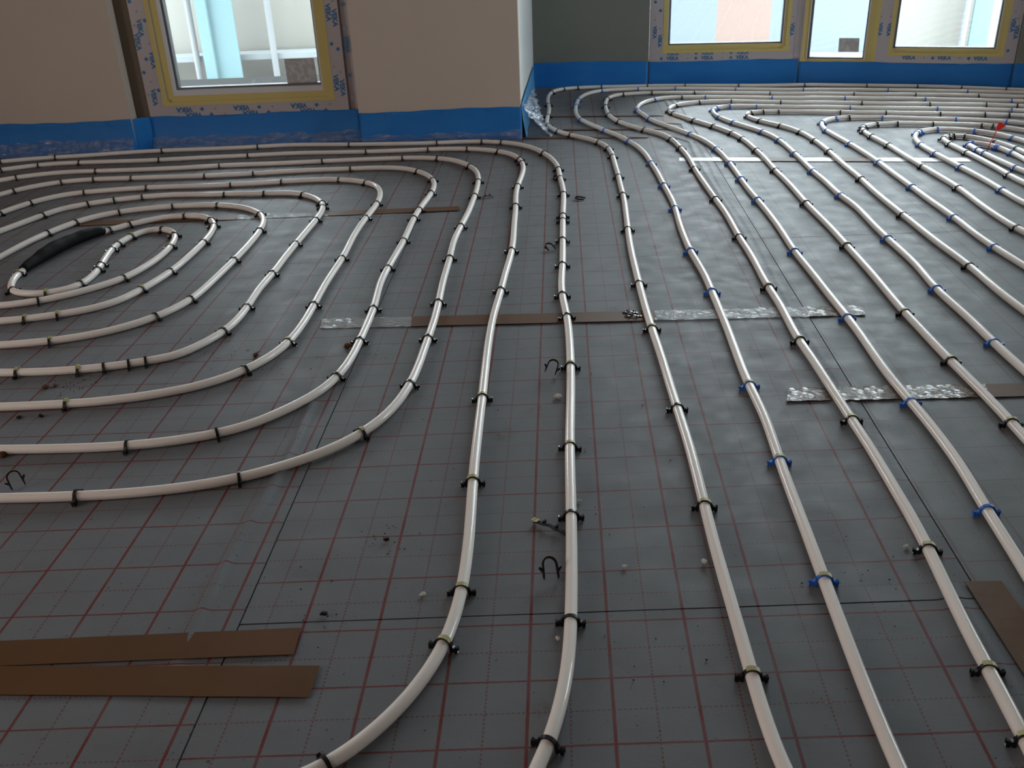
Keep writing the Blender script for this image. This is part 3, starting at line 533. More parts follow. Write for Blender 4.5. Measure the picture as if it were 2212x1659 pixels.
'L4':[[-10255,-1085,-10015,-1099,-9776,-1113,-9536,-1128,-9297,-1141,-9057,-1152,-8817,-1163,-8577,-1171,-8338,-1176,-8098,-1178,-7859,-1176,-7619,-1169,-7381,-1154,-7143,-1132,-6906,-1102,-6670,-1064,-6437,-1016,-6207,-957,-5982,-888,-5762,-803,-5552,-701,-5352,-579,-5166,-437,-4993,-278,-4828,-110,-4670,66,-4522,250,-4385,441,-4261,641,-4156,851,-4069,1070,-3997,1294,-3938,1524,-3891,1757,-3854,1992,-3825,2230,-3802,2468,-3784,2707,-3769,2946,-3756,3186,-3743,3425,-3731,3665,-3719,3905,-3709,4144,-3700,4384,-3694,4624,-3691,4863,-3692,5103,-3696,5343,-3701,5583,-3707,5823,-3712,6062,-3714,6302,-3711,6541,-3703,6780,-3690,7020,-3672,7258,-3652,7497,-3630,7736,-3608,7975,-3586,8214,-3564,8453,-3541,8692,-3519,8930,-3497,9169,-3476,9408,-3456,9647,-3438,9887,-3422,10126,-3408,10366,-3396,10605,-3384,10845,-3372,11085,-3360,11324,-3347,11564,-3331,11803,-3313,12042,-3292,12281,-3268,12520,-3241,12758,-3210,12996,-3177,13234,-3142,13471,-3107,13708,-3072,13946,-3039,14183,-3009,14421,-2984,14659,-2965,14898,-2952,15136,-2949,15375,-2956,15612,-2975,15848,-3010,16082,-3060,16312,-3125,16539,-3207,16760,-3305,16974,-3417,17180,-3544,17377,-3685,17562,-3842,17733,-4015,17887,-4207,18015,-4416,18113,-4636,18183,-4864,18232,-5097,18264,-5332,18282,-5570,18291,-5808,18293,-6048,18292,-6287,18291,-6527,18291,-6767,18291,-7007,18291,-7247,18290,-7486,18286,-7726,18279,-7965,18267,-8205,18252,-8444,18232,-8682,18209,-8921,18185,-9159,18161,-9398,18139,-9637,18120,-9876,18104,-10115,18091,-10354,18080,-10594,18071,-10833,18063,-11072,18058,-11311,18058,-11550,18063,-11789,18074,-12028,18088,-12267,18104,-12506,18119,-12745,18132,-12985,18140,-13224,18146,-13464,18151,-13704,18155,-13944,18161,-14183,18169,-14423,18178,-14662,18189,-14902,18197,-15141,18201,-15379,18197,-15616,18183,-15851,18156,-16083,18115,-16311,18056,-16532,17979,-16745,17883,-16949,17770,-17143,17639,-17325,17491,-17495,17331,-17655,17158,-17804,16974,-17943,16781,-18070,16579,-18186,16369,-18305,16160,-18395,16005],[[-7321,-1149,4.8,"k"],[-5817,-826,22.1,"k"],[-3997,1294,74.0,"k"],[-3766,3006,86.7,"k"],[-3691,4804,89.6,"k"],[-3646,7557,84.8,"k"],[-3447,9767,85.7,"k"],[-3327,11863,85.9,"k"],[-3241,12758,83.0,"k"],[-2990,14600,84.3,"k"],[-3046,16255,103.2,"k"],[-3648,17517,128.6,"k"],[-6168,18292,-179.7,"k"],[-9637,18120,-175.8,"k"],[-11371,18059,179.1,"k"],[-14063,18164,178.1,"k"],[-15438,18195,-177.3,"k"],[-16532,17979,-158.4,"k"],[-17804,16974,-127.4,"k"]]],
'L5':[[-11095,555,-10856,537,-10616,525,-10376,523,-10137,522,-9897,524,-9657,528,-9417,535,-9178,545,-8939,560,-8701,581,-8463,609,-8227,646,-7993,691,-7760,744,-7530,807,-7304,879,-7082,960,-6866,1054,-6660,1166,-6466,1297,-6283,1444,-6114,1605,-5957,1780,-5816,1966,-5690,2164,-5581,2372,-5489,2588,-5412,2811,-5350,3040,-5301,3272,-5263,3507,-5233,3744,-5211,3983,-5193,4221,-5178,4461,-5167,4700,-5158,4940,-5150,5180,-5143,5420,-5137,5660,-5131,5900,-5123,6139,-5114,6379,-5103,6619,-5089,6858,-5074,7098,-5057,7337,-5039,7576,-5021,7816,-5003,8055,-4988,8294,-4976,8534,-4966,8773,-4960,9013,-4955,9253,-4952,9493,-4948,9733,-4943,9973,-4937,10213,-4929,10452,-4918,10692,-4904,10932,-4888,11171,-4870,11410,-4849,11649,-4825,11888,-4800,12126,-4773,12365,-4746,12603,-4720,12842,-4695,13080,-4673,13319,-4656,13558,-4644,13797,-4638,14036,-4639,14275,-4649,14514,-4669,14751,-4701,14985,-4746,15215,-4807,15441,-4887,15659,-4992,15866,-5126,16053,-5286,16220,-5461,16371,-5651,16504,-5853,16616,-6067,16707,-6290,16776,-6518,16827,-6751,16861,-6986,16878,-7223,16882,-7461,16876,-7699,16863,-7938,16846,-8176,16828,-8415,16808,-8654,16788,-8893,16767,-9132,16746,-9371,16726,-9610,16708,-9849,16694,-10089,16684,-10328,16679,-10567,16679,-10807,16682,-11047,16687,-11286,16692,-11526,16699,-11765,16707,-12005,16714,-12244,16721,-12484,16724,-12723,16723,-12962,16716,-13200,16700,-13438,16679,-13676,16652,-13913,16622,-14150,16590,-14387,16557,-14622,16519,-14854,16475,-15083,16420,-15305,16349,-15519,16258,-15719,16142,-15903,16000,-16069,15838,-16219,15659,-16356,15469,-16480,15269,-16592,15062,-16693,14847,-16784,14627,-16865,14403,-16937,14174,-17003,13944,-17081,13717,-17143,13548],[[-9118,549,3.2,"K"],[-5957,1780,50.4,"k"],[-5337,3098,77.3,"K"],[-5150,5180,88.3,"k"],[-4979,8474,87.2,"k"],[-4800,12126,83.8,"k"],[-4652,13618,86.8,"k"],[-5328,16259,138.0,"k"],[-6346,16791,166.3,"k"],[-8356,16813,-175.3,"k"],[-10089,16684,-178.3,"k"],[-13021,16712,-176.8,"k"],[-15083,16420,-164.6,"k"],[-16450,15320,-120.9,"K"],[-16937,14174,-106.3,"k"]]],
'L6':[[-11904,2137,-11665,2116,-11426,2096,-11186,2080,-10947,2066,-10707,2056,-10468,2050,-10228,2049,-9989,2054,-9751,2066,-9513,2086,-9276,2116,-9040,2154,-8807,2201,-8577,2258,-8350,2323,-8127,2399,-7909,2486,-7704,2597,-7529,2750,-7385,2934,-7257,3129,-7142,3333,-7042,3544,-6958,3763,-6890,3988,-6838,4219,-6801,4453,-6775,4689,-6759,4927,-6750,5166,-6746,5405,-6744,5645,-6743,5884,-6739,6124,-6731,6362,-6717,6601,-6697,6839,-6675,7077,-6652,7315,-6632,7553,-6616,7791,-6603,8030,-6592,8270,-6582,8509,-6570,8749,-6556,8988,-6541,9227,-6524,9467,-6506,9706,-6488,9945,-6469,10185,-6451,10424,-6433,10663,-6414,10903,-6395,11142,-6375,11381,-6357,11620,-6339,11859,-6323,12099,-6310,12338,-6302,12577,-6299,12816,-6304,13054,-6320,13290,-6350,13523,-6397,13753,-6465,13975,-6556,14189,-6670,14392,-6803,14582,-6953,14759,-7118,14922,-7298,15068,-7494,15190,-7707,15277,-7932,15322,-8163,15345,-8396,15365,-8631,15386,-8866,15407,-9102,15426,-9338,15444,-9575,15458,-9812,15469,-10049,15481,-10286,15495,-10522,15515,-10757,15542,-10992,15572,-11225,15600,-11459,15621,-11694,15629,-11928,15622,-12163,15600,-12398,15567,-12633,15524,-12866,15473,-13098,15415,-13328,15350,-13555,15277,-13779,15195,-13998,15102,-14210,14998,-14416,14883,-14613,14756,-14799,14616,-14967,14458,-15108,14274,-15221,14072,-15322,13860,-15416,13643,-15506,13423,-15594,13201,-15681,12977,-15767,12753,-15855,12530,-15944,12307,-16036,12086,-16128,11864,-16219,11642],[[-10767,2058,-2.3,"K"],[-9513,2086,6.0,"K"],[-8982,2165,10.9,"k"],[-8519,2273,15.5,"k"],[-8182,2379,19.4,"k"],[-6940,3819,72.2,"k"],[-6748,5226,88.8,"k"],[-6637,7493,85.4,"k"],[-6492,9886,85.7,"k"],[-6323,12099,86.6,"k"],[-6341,13465,98.2,"k"],[-6446,13920,108.5,"k"],[-7251,15033,142.5,"k"],[-8631,15386,174.8,"k"],[-9990,15478,177.2,"k"],[-12750,15499,-167.8,"k"],[-13612,15257,-160.4,"k"],[-14365,14913,-149.9,"k"],[-15370,13752,-113.6,"k"]]],
'L7':[[-12616,3528,-12376,3520,-12136,3514,-11896,3514,-11657,3525,-11419,3546,-11182,3575,-10947,3614,-10714,3661,-10484,3719,-10258,3789,-10037,3873,-9824,3973,-9620,4089,-9425,4220,-9241,4367,-9069,4527,-8910,4699,-8764,4884,-8633,5079,-8519,5284,-8420,5497,-8337,5718,-8271,5944,-8218,6175,-8177,6409,-8144,6645,-8116,6883,-8091,7121,-8067,7360,-8042,7598,-8018,7837,-7994,8076,-7970,8315,-7948,8554,-7927,8793,-7908,9032,-7890,9271,-7874,9511,-7859,9750,-7847,9990,-7837,10229,-7829,10469,-7824,10709,-7823,10949,-7827,11188,-7837,11427,-7855,11665,-7882,11901,-7921,12135,-7974,12364,-8043,12588,-8130,12805,-8239,13010,-8370,13202,-8517,13382,-8679,13550,-8854,13703,-9043,13837,-9248,13946,-9465,14033,-9688,14102,-9916,14159,-10148,14202,-10382,14230,-10617,14244,-10853,14245,-11090,14235,-11327,14215,-11564,14187,-11799,14150,-12032,14104,-12261,14046,-12486,13974,-12706,13888,-12919,13788,-13123,13672,-13316,13542,-13495,13393,-13655,13224,-13796,13038,-13920,12840,-14030,12632,-14128,12416,-14217,12196,-14298,11971,-14373,11744,-14441,11514,-14504,11283,-14560,11051,-14609,10817,-14652,10581,-14690,10345,-14723,10108,-14756,9870,-14788,9632,-14820,9395,-14854,9157,-14891,8920,-14930,8683,-14971,8447,-15010,8210],[[-10772,3648,12.2,"K"],[-8799,4837,52.9,"k"],[-8286,5887,74.5,"k"],[-7937,8673,85.0,"k"],[-7829,11248,92.0,"k"],[-8210,12960,119.6,"k"],[-9859,14146,166.9,"k"],[-11327,14215,-174.2,"k"],[-12919,13788,-152.6,"k"],[-13920,12840,-119.8,"K"],[-14355,11801,-107.8,"k"]]],
'L8':[[-13323,4908,-13083,4910,-12843,4913,-12603,4923,-12365,4946,-12130,4981,-11896,5024,-11664,5078,-11436,5143,-11212,5218,-10992,5304,-10778,5400,-10574,5513,-10387,5652,-10222,5816,-10081,6002,-9965,6204,-9871,6418,-9788,6639,-9710,6863,-9639,7090,-9575,7320,-9517,7551,-9466,7785,-9423,8020,-9387,8256,-9358,8494,-9334,8732,-9313,8971,-9295,9210,-9279,9449,-9264,9689,-9252,9928,-9243,10168,-9239,10408,-9238,10647,-9244,10886,-9256,11125,-9277,11361,-9308,11595,-9350,11826,-9410,12051,-9492,12268,-9598,12476,-9725,12672,-9882,12845,-10078,12964,-10302,13025,-10534,13050,-10768,13057,-10998,13036,-11220,12974,-11427,12869,-11622,12741,-11809,12600,-11990,12450,-12162,12288,-12326,12117,-12481,11937,-12625,11749,-12758,11553,-12880,11350,-12989,11140,-13084,10925,-13165,10703,-13233,10476,-13291,10246,-13342,10012,-13387,9777,-13430,9542,-13471,9306,-13508,9070,-13540,8834,-13564,8599,-13578,8365,-13571,8132,-13538,7902,-13483,7677,-13410,7455,-13318,7239,-13198,7036,-13031,6871,-12824,6760,-12595,6697,-12358,6684,-12124,6725,-11904,6812,-11717,6954,-11584,7147,-11504,7369,-11470,7603,-11462,7837,-11471,8071,-11493,8304,-11524,8539,-11563,8773,-11605,9008,-11648,9244,-11686,9479,-11717,9715,-11738,9952,-11746,10188,-11741,10422,-11719,10653,-11678,10881,-11617,11105,-11536,11326,-11424,11532,-11257,11681,-11039,11739,-10812,11708,-10611,11596,-10457,11421,-10344,11214,-10261,10995,-10200,10771,-10156,10542,-10126,10309,-10106,10074,-10097,9837,-10098,9599,-10110,9361,-10133,9124,-10165,8887,-10207,8653,-10259,8421,-10320,8192,-10391,7967,-10474,7748,-10578,7539,-10708,7345,-10855,7162,-11013,6987,-11180,6820,-11357,6663,-11542,6516,-11736,6383,-11938,6264,-12149,6163,-12368,6081,-12593,6016,-12824,5967,-13059,5935,-13298,5921,-13538,5920,-13778,5921,-13838,5920],[[-11954,5012,11.1,"K"],[-11267,5198,19.3,"K"],[-9768,6694,70.4,"K"],[-9433,7961,80.1,"k"],[-9239,10348,89.1,"k"],[-9377,11939,104.8,"k"],[-9627,12526,121.4,"k"],[-10593,13054,177.3,"K"],[-12077,12370,-137.0,"k"],[-12518,11891,-128.2,"k"],[-13578,8248,-88.3,"K"],[-13161,6990,-48.9,"k"],[-12182,6710,12.9,"K"],[-11537,7256,70.4,"k"],[-11493,8304,96.6,"k"],[-11553,8715,99.6,"k"],[-11741,10011,92.8,"k"],[-11737,10480,85.7,"k"],[-11599,11161,71.1,"K"],[-10868,11723,-13.1,"k"],[-10299,11106,-69.1,"k"],[-10106,10074,-86.4,"K"],[-10550,7590,-118.4,"k"],[-12149,6163,-156.8,"k"]]],
'R1':[[2400,-9023,2346,-8790,2315,-8552,2295,-8313,2285,-8074,2281,-7835,2282,-7595,2286,-7356,2292,-7116,2299,-6877,2307,-6637,2314,-6397,2320,-6157,2326,-5917,2332,-5677,2337,-5438,2344,-5198,2351,-4958,2359,-4718,2369,-4478,2380,-4239,2391,-3999,2403,-3759,2416,-3520,2428,-3280,2440,-3040,2452,-2801,2463,-2561,2474,-2321,2483,-2081,2490,-1842,2496,-1602,2500,-1362,2504,-1122,2508,-882,2511,-642,2514,-402,2518,-162,2523,78,2527,318,2532,558,2538,798,2543,1038,2548,1278,2553,1518,2556,1757,2559,1997,2560,2237,2562,2477,2563,2717,2565,2957,2567,3197,2570,3437,2574,3677,2579,3917,2585,4157,2592,4397,2600,4637,2608,4877,2616,5117,2625,5356,2634,5596,2644,5836,2653,6076,2663,6316,2673,6555,2683,6795,2693,7035,2704,7275,2715,7515,2726,7754,2739,7994,2752,8234,2766,8473,2781,8713,2797,8952,2814,9191,2832,9431,2851,9670,2870,9909,2889,10149,2908,10388,2928,10627,2948,10866,2967,11105,2987,11345,3006,11584,3026,11823,3045,12062,3065,12301,3083,12541,3101,12780,3117,13019,3132,13259,3144,13498,3155,13738,3164,13978,3174,14217,3184,14457,3195,14697,3208,14936,3221,15176,3235,15415,3247,15655,3258,15895,3268,16135,3277,16374,3285,16614,3292,16854,3301,17094,3310,17334,3319,17573,3330,17813,3340,18053,3350,18293,3358,18532,3364,18772,3367,19012,3365,19251,3357,19491,3342,19729,3317,19966,3282,20201,3233,20432,3170,20660,3091,20881,2996,21096,2885,21304,2760,21505,2624,21699,2481,21890,2334,22078,2188,22266,2047,22458,1913,22655,1790,22857,1679,23067,1580,23282,1494,23503,1420,23729,1359,23958,1311,24190,1277,24425,1255,24661,1247,24899,1248,25137,1258,25376,1274,25615,1294,25854,1316,26093,1340,26332,1363,26570,1386,26809,1408,27048,1429,27287,1447,27526,1462,27766,1474,28005,1482,28245,1487,28484,1489,28724,1489,28964,1490,29204,1492,29444,1496,29684,1503,29923,1512,30163,1525,30402,1541,30642,1561,30881,1587,31119,1618,31356,1656,31590,1705,31821,1765,32046,1840,32263,1936,32467,2063,32648,2227,32794,2421,32904,2632,32985,2854,33043,3083,33082,3316,33105,3553,33114,3791,33110,4029,33097,4267,33076,4505,33050,4743,33021,4981,32991,5219,32963,5457,32937,5696,32915,5934,32895,6173,32876,6412,32855,6651,32832,6889,32804,7126,32772,7363,32734,7599,32691,7834,32644,8068,32594,8302,32542,8536,32488,8770,32434,9004,32380,9237,32325,9471,32271,9705,32216,9939,32162,10172,32107,10406,32052,10639,31997,10873,31941,11106,31886,11340,31830,11573,31776,11808,31725,12042,31679,12278,31638,12515,31603,12752,31574,12990,31549,13228,31525,13466,31499,13702,31468,13937,31428,14170,31378,14401,31319,14630,31252,14858,31181,15086,31108,15315,31035,15544,30964,15773,30894,16003,30826,16234,30758,16464,30690,16693,30621,16923,30550,17151,30478,17380,30405,17608,30331,17837,30257,18065,30183,18293,30109,18521,30035,18749,29959,18976,29881,19201,29800,19425,29715,19647,29624,19866,29528,20083,29427,20298,29322,20512,29215,20726,29106,20940,28997,21153,28887,21366,28777,21579,28667,21791,28555,22003,28443,22216,28332,22429,28222,22643,28114,22857,28005,23071,27898,23286,27792,23500,27682,23712,27570,23871,27486],[[2290,-7176,88.4,"K"],[2409,-3640,87.1,"K"],[2513,-522,89.1,"k"],[2566,3077,89.4,"K"],[2641,5776,87.8,"k"],[2879,10029,85.4,"k"],[3144,13498,87.3,"k"],[3253,15775,87.3,"k"],[3360,18592,88.4,"k"],[3331,19848,95.9,"k"],[3069,20936,112.8,"k"],[2082,22410,125.9,"k"],[1628,23174,114.7,"k"],[1277,24425,96.7,"k"],[1340,26332,84.4,"k"],[1489,28904,89.9,"k"],[1765,32046,73.1,"k"],[2421,32904,24.8,"k"],[3141,33090,6.6,"k"],[4327,33070,-6.0,"k"],[6591,32838,-5.8,"k"],[8419,32515,-12.9,"k"],[10931,31927,-13.4,"k"],[13995,31416,-11.5,"k"],[16751,30603,-17.0,"k"],[18863,29920,-18.9,"k"],[20619,29160,-27.0,"k"],[22269,28305,-27.4,"k"]]],
'R2':[[3520,-9136,3511,-8896,3509,-8656,3512,-8417,3517,-8177,3525,-7937,3534,-7697,3545,-7458,3557,-7218,3571,-6979,3585,-6739,3600,-6500,3616,-6260,3631,-6021,3647,-5781,3663,-5542,3680,-5302,3696,-5063,3712,-4824,3728,-4584,3744,-4345,3759,-4105,3774,-3866,3789,-3626,3804,-3387,3820,-3147,3836,-2908,3854,-2668,3873,-2429,3894,-2190,3914,-1951,3935,-1712,3954,-1473,3971,-1234,3984,-994,3993,-755,3999,-515,4003,-276,4006,-36,4011,204,4017,444,4026,683,4037,923,4051,1162,4065,1402,4081,1641,4097,1881,4113,2120,4129,2360,4144,2599,4159,2839,4172,3078,4185,3318,4197,3558,4208,3798,4218,4037,4229,4277,4239,4517,4249,4757,4260,4996,4271,5236,4282,5476,4291,5716,4299,5955,4304,6195,4306,6435,4305,6675,4302,6915,4297,7154,4292,7394,4288,7634,4286,7874,4286,8114,4290,8354,4296,8593,4304,8833,4315,9073,4326,9313,4339,9552,4353,9792,4368,10031,4384,10271,4402,10510,4422,10749,4443,10988,4465,11227,4486,11466,4506,11705,4524,11944,4539,12184,4552,12423,4561,12663,4568,12903,4573,13142,4577,13382,4579,13622,4580,13862,4581,14102,4583,14342,4585,14582,4588,14822,4591,15062,4595,15302,4598,15542,4601,15782,4603,16022,4604,16262,4602,16502,4600,16742,4596,16982,4593,17222,4590,17461,4588,17701,4586,17941,4583,18181,4577,18421,4568,18660,4554,18899,4535,19138,4511,19377,4482,19614,4449,19852,4410,20088,4368,20324,4320,20559,4267,20793,4209,21025,4145,21256,4075,21485,3999,21712,3920,21938,3836,22163,3750,22387,3662,22610,3574,22833,3487,23057,3401,23281,3315,23505,3232,23730,3149,23955,3067,24181,2988,24407,2912,24634,2841,24862,2777,25092,2721,25324,2676,25558,2642,25794,2619,26031,2605,26269,2599,26508,2601,26747,2608,26987,2620,27226,2635,27466,2653,27705,2675,27944,2698,28183,2723,28421,2751,28660,2780,28898,2813,29135,2849,29372,2889,29608,2934,29844,2987,30077,3046,30308,3116,30536,3195,30759,3288,30976,3394,31185,3516,31383,3654,31566,3811,31731,3989,31871,4186,31979,4399,32052,4623,32095,4853,32116,5087,32119,5323,32111,5560,32094,5798,32074,6037,32053,6275,32031,6513,32008,6751,31981,6988,31951,7225,31915,7460,31873,7695,31825,7929,31773,8162,31716,8394,31655,8625,31591,8855,31524,9085,31455,9315,31385,9544,31315,9773,31243,10002,31172,10231,31100,10461,31030,10691,30961,10921,30892,11151,30825,11382,30759,11613,30693,11844,30629,12075,30566,12307,30504,12539,30443,12772,30384,13005,30325,13238,30268,13471,30212,13704,30156,13938,30102,14172,30048,14406,29994,14639,29939,14873,29884,15106,29828,15340,29772,15573,29715,15806,29656,16038,29597,16270,29537,16502,29475,16733,29411,16964,29345,17194,29275,17422,29203,17650,29128,17877,29051,18104,28973,18331,28893,18557,28814,18784,28735,19011,28657,19238,28579,19465,28502,19692,28424,19919,28346,20145,28267,20372,28188,20598,28108,20824,28027,21050,27945,21275,27862,21500,27778,21724,27693,21948,27607,22171,27519,22393,27429,22615,27337,22835,27242,23053,27143,23270,27038,23485,26932,23593,26879],[[3667,-5482,86.1,"B"],[3873,-2429,85.3,"B"],[4012,264,88.6,"B"],[4263,5056,87.4,"b"],[4286,7994,89.8,"b"],[4520,11884,85.9,"b"],[4584,14462,89.5,"b"],[4591,17401,90.6,"b"],[4239,20909,104.1,"b"],[3509,23001,111.3,"b"],[2734,25266,102.8,"b"],[2710,28302,83.9,"b"],[2923,29785,78.7,"b"],[4238,32001,21.2,"b"],[6037,32053,-5.2,"b"],[7812,31800,-12.6,"b"],[10576,30995,-16.8,"b"],[13588,30184,-13.3,"b"],[17251,29258,-17.3,"b"],[20429,28168,-19.5,"b"]]],
'R3':[[4933,-9191,4947,-8951,4952,-8712,4972,-8474,4995,-8236,5015,-7998,5034,-7760,5053,-7522,5071,-7283,5089,-7045,5107,-6806,5127,-6567,5150,-6329,5174,-6090,5200,-5852,5226,-5614,5253,-5375,5279,-5137,5304,-4899,5326,-4660,5346,-4421,5363,-4182,5377,-3943,5388,-3703,5399,-3464,5410,-3224,5421,-2984,5431,-2745,5441,-2505,5449,-2265,5455,-2026,5459,-1786,5462,-1546,5465,-1306,5468,-1066,5472,-827,5476,-587,5480,-347,5484,-107,5487,133,5492,372,5496,612,5500,852,5503,1091,5504,1331,5504,1570,5503,1810,5503,2049,5507,2289,5514,2528,5526,2767,5541,3007,5557,3246,5574,3485,5589,3725,5602,3964,5612,4204,5619,4443,5624,4683,5628,4923,5633,5162,5639,5402,5649,5642,5660,5881,5674,6121,5689,6360,5704,6600,5718,6839,5732,7079,5743,7319,5753,7558,5760,7798,5766,8038,5770,8278,5775,8518,5781,8758,5788,8997,5797,9237,5807,9477,5820,9717,5833,9956,5846,10196,5858,10435,5869,10675,5878,10915,5885,11155,5889,11395,5892,11634,5893,11874,5893,12114,5892,12354,5892,12594,5892,12834,5892,13074,5894,13314,5895,13554,5897,13794,5900,14034,5902,14274,5904,14514,5906,14754,5909,14994,5911,15234,5914,15474,5919,15714,5924,15954,5931,16194,5939,16434,5950,16673,5962,16913,5974,17153,5986,17392,5996,17632,6004,17871,6008,18111,6008,18351,6005,18591,5999,18830,5992,19070,5984,19310,5976,19550,5968,19790,5959,20029,5947,20269,5931,20507,5908,20745,5878,20982,5838,21217,5787,21448,5723,21675,5644,21896,5551,22110,5442,22316,5320,22516,5191,22712,5060,22908,4933,23107,4812,23311,4698,23520,4593,23734,4496,23952,4406,24173,4324,24398,4250,24625,4184,24854,4128,25086,4080,25320,4040,25556,4010,25792,3988,26030,3974,26269,3968,26508,3968,26747,3974,26987,3983,27227,3995,27466,4010,27706,4027,27945,4046,28184,4068,28423,4093,28661,4123,28899,4157,29136,4199,29371,4250,29602,4312,29828,4386,30047,4478,30257,4593,30451,4742,30616,4926,30740,5135,30824,5356,30879,5584,30915,5817,30935,6052,30939,6289,30931,6527,30911,6764,30881,7000,30844,7236,30801,7470,30753,7704,30700,7938,30645,8171,30588,8404,30531,8637,30472,8870,30414,9102,30356,9335,30297,9567,30236,9799,30175,10030,30111,10261,30045,10491,29977,10721,29908,10950,29837,11179,29767,11409,29697,11639,29629,11870,29562,12101,29498,12333,29436,12565,29376,12798,29317,13030,29259,13263,29202,13496,29145,13729,29087,13962,29030,14195,28972,14428,28913,14661,28854,14893,28794,15125,28733,15357,28670,15588,28605,15818,28539,16049,28472,16279,28404,16509,28337,16740,28271,16971,28206,17202,28143,17434,28081,17666,28019,17897,27956,18128,27891,18359,27824,18588,27754,18817,27682,19045,27608,19273,27532,19499,27453,19726,27374,19952,27293,20178,27212,20403,27130,20629,27048,20854,26966,21080,26884,21305,26800,21529,26715,21752,26628,21975,26538,22196,26445,22415,26349,22632,26247,22846,26138,23059,26027,23112,26000],[[4990,-8295,84.7,"K"],[5075,-7224,85.8,"K"],[5304,-4899,84.4,"K"],[5467,-1186,89.3,"K"],[5504,2169,89.1,"K"],[5634,5222,88.5,"K"],[5788,8997,88.1,"k"],[5892,12654,90.0,"k"],[5939,16434,87.7,"k"],[5980,19430,91.9,"k"],[5878,20982,98.4,"k"],[5093,22859,123.5,"k"],[4267,24568,107.5,"k"],[3988,26030,94.2,"k"],[4027,27945,85.7,"k"],[4295,29772,73.8,"k"],[5135,30824,17.6,"k"],[6527,30911,-5.9,"k"],[8520,30501,-14.0,"k"],[11870,29562,-15.8,"k"],[15472,28637,-15.6,"k"],[18013,27924,-15.7,"k"],[20460,27110,-19.9,"k"]]],
'R4':[[6214,-8450,6216,-8210,6217,-7970,6219,-7730,6225,-7490,6234,-7250,6245,-7011,6259,-6771,6277,-6532,6297,-6293,6320,-6054,6345,-5816,6371,-5577,6397,-5339,6423,-5101,6447,-4862,6470,-4623,6493,-4385,6516,-4146,6542,-3908,6570,-3670,6598,-3433,6626,-3195,6651,-2956,6672,-2718,6689,-2479,6702,-2239,6712,-2000,6720,-1760,6725,-1520,6728,-1281,6728,-1041,6726,-801,6723,-561,6721,-321,6720,-82,6721,158,6724,398,6730,638,6739,878,6751,1117,6764,1357,6779,1596,6794,1836,6809,2075,6821,2315,6832,2554,6841,2794,6847,3034,6852,3274,6857,3514,6860,3754,6864,3994,6867,4234,6871,4474,6875,4714,6880,4954,6886,5194,6892,5433,6897,5673,6902,5913,6905,6153,6908,6393,6910,6633,6912,6873,6914,7113,6919,7353,6926,7593,6936,7832,6948,8072,6963,8311,6979,8551,6995,8790,7011,9030,7026,9269,7039,9509,7052,9748,7062,9988,7072,10228,7080,10468,7088,10707,7094,10947,7099,11187,7104,11427,7108,11667,7111,11907,7113,12147,7115,12387,7117,12627,7118,12867,7120,13107,7122,13347,7125,13587,7130,13827,7137,14067,7145,14306,7156,14546,7167,14786,7179,15025,7191,15265,7202,15505,7213,15745,7224,15984,7233,16224,7242,16464,7250,16704,7258,16944,7264,17184,7268,17424,7271,17663,7271,17903,7268,18143,7263,18383,7254,18623,7244,18862,7230,19102,7215,19341,7196,19580,7172,19818,7143,20056,7107,20292,7062,20527,7009,20760,6949,20991,6882,21221,6810,21449,6733,21676,6654,21903,6572,22128,6489,22353,6403,22578,6317,22801,6229,23025,6140,23247,6051,23470,5962,23693,5877,23917,5796,24141,5723,24368,5659,24597,5606,24828,5562,25061,5525,25296,5491,25531,5458,25767,5423,26002,5390,26237,5363,26472,5347,26707,5347,26941,5363,27175,5397,27408,5447,27639,5511,27866,5590,28089,5684,28304,5793,28511,5919,28707,6062,28888,6222,29054,6397,29201,6586,29329,6788,29433,7001,29504,7224,29537,7453,29539,7683,29519,7916,29485,8149,29441,8382,29390,8615,29335,8848,29278,9080,29220,9313,29161,9545,29101,9777,29040,10009,28976,10239,28910,10470,28842,10699,28773,10929,28704,11159,28635,11389,28569,11621,28507,11853,28449,12086,28394,12321,28343,12555,28294,12790,28245,13025,28196,13260,28145,13494,28092,13727,28037,13960,27979,14193,27920,14425,27860,14657,27798,14888,27736,15120,27673,15351,27609,15583,27545,15814,27482,16046,27418,16277,27355,16508,27290,16738,27224,16967,27154,17195,27081,17422,27003,17648,26923,17873,26841,18098,26759,18324,26678,18551,26599,18778,26522,19005,26446,19233,26370,19461,26295,19689,26221,19917,26146,20145,26071,20373,25995,20600,25918,20827,25840,21053,25760,21277,25676,21500,25589,21720,25496,21938,25398,22152,25290,22360,25170,22566,25048,22618,25018],[[6529,-4027,83.8,"b"],[6724,-621,90.6,"b"],[6852,3274,88.9,"b"],[6928,7652,87.8,"b"],[7115,12387,89.6,"b"],[7170,14846,87.2,"b"],[7258,16944,88.4,"b"],[7230,19102,93.4,"b"],[6733,21676,109.0,"b"],[5594,24886,101.2,"b"],[5345,26824,90.2,"b"],[6397,29201,37.0,"b"],[7741,29512,-7.5,"k"],[8789,29292,-13.8,"b"],[11679,28492,-14.3,"b"],[14773,27767,-15.1,"b"],[17986,26800,-20.0,"b"],[21221,25698,-20.7,"b"]]],
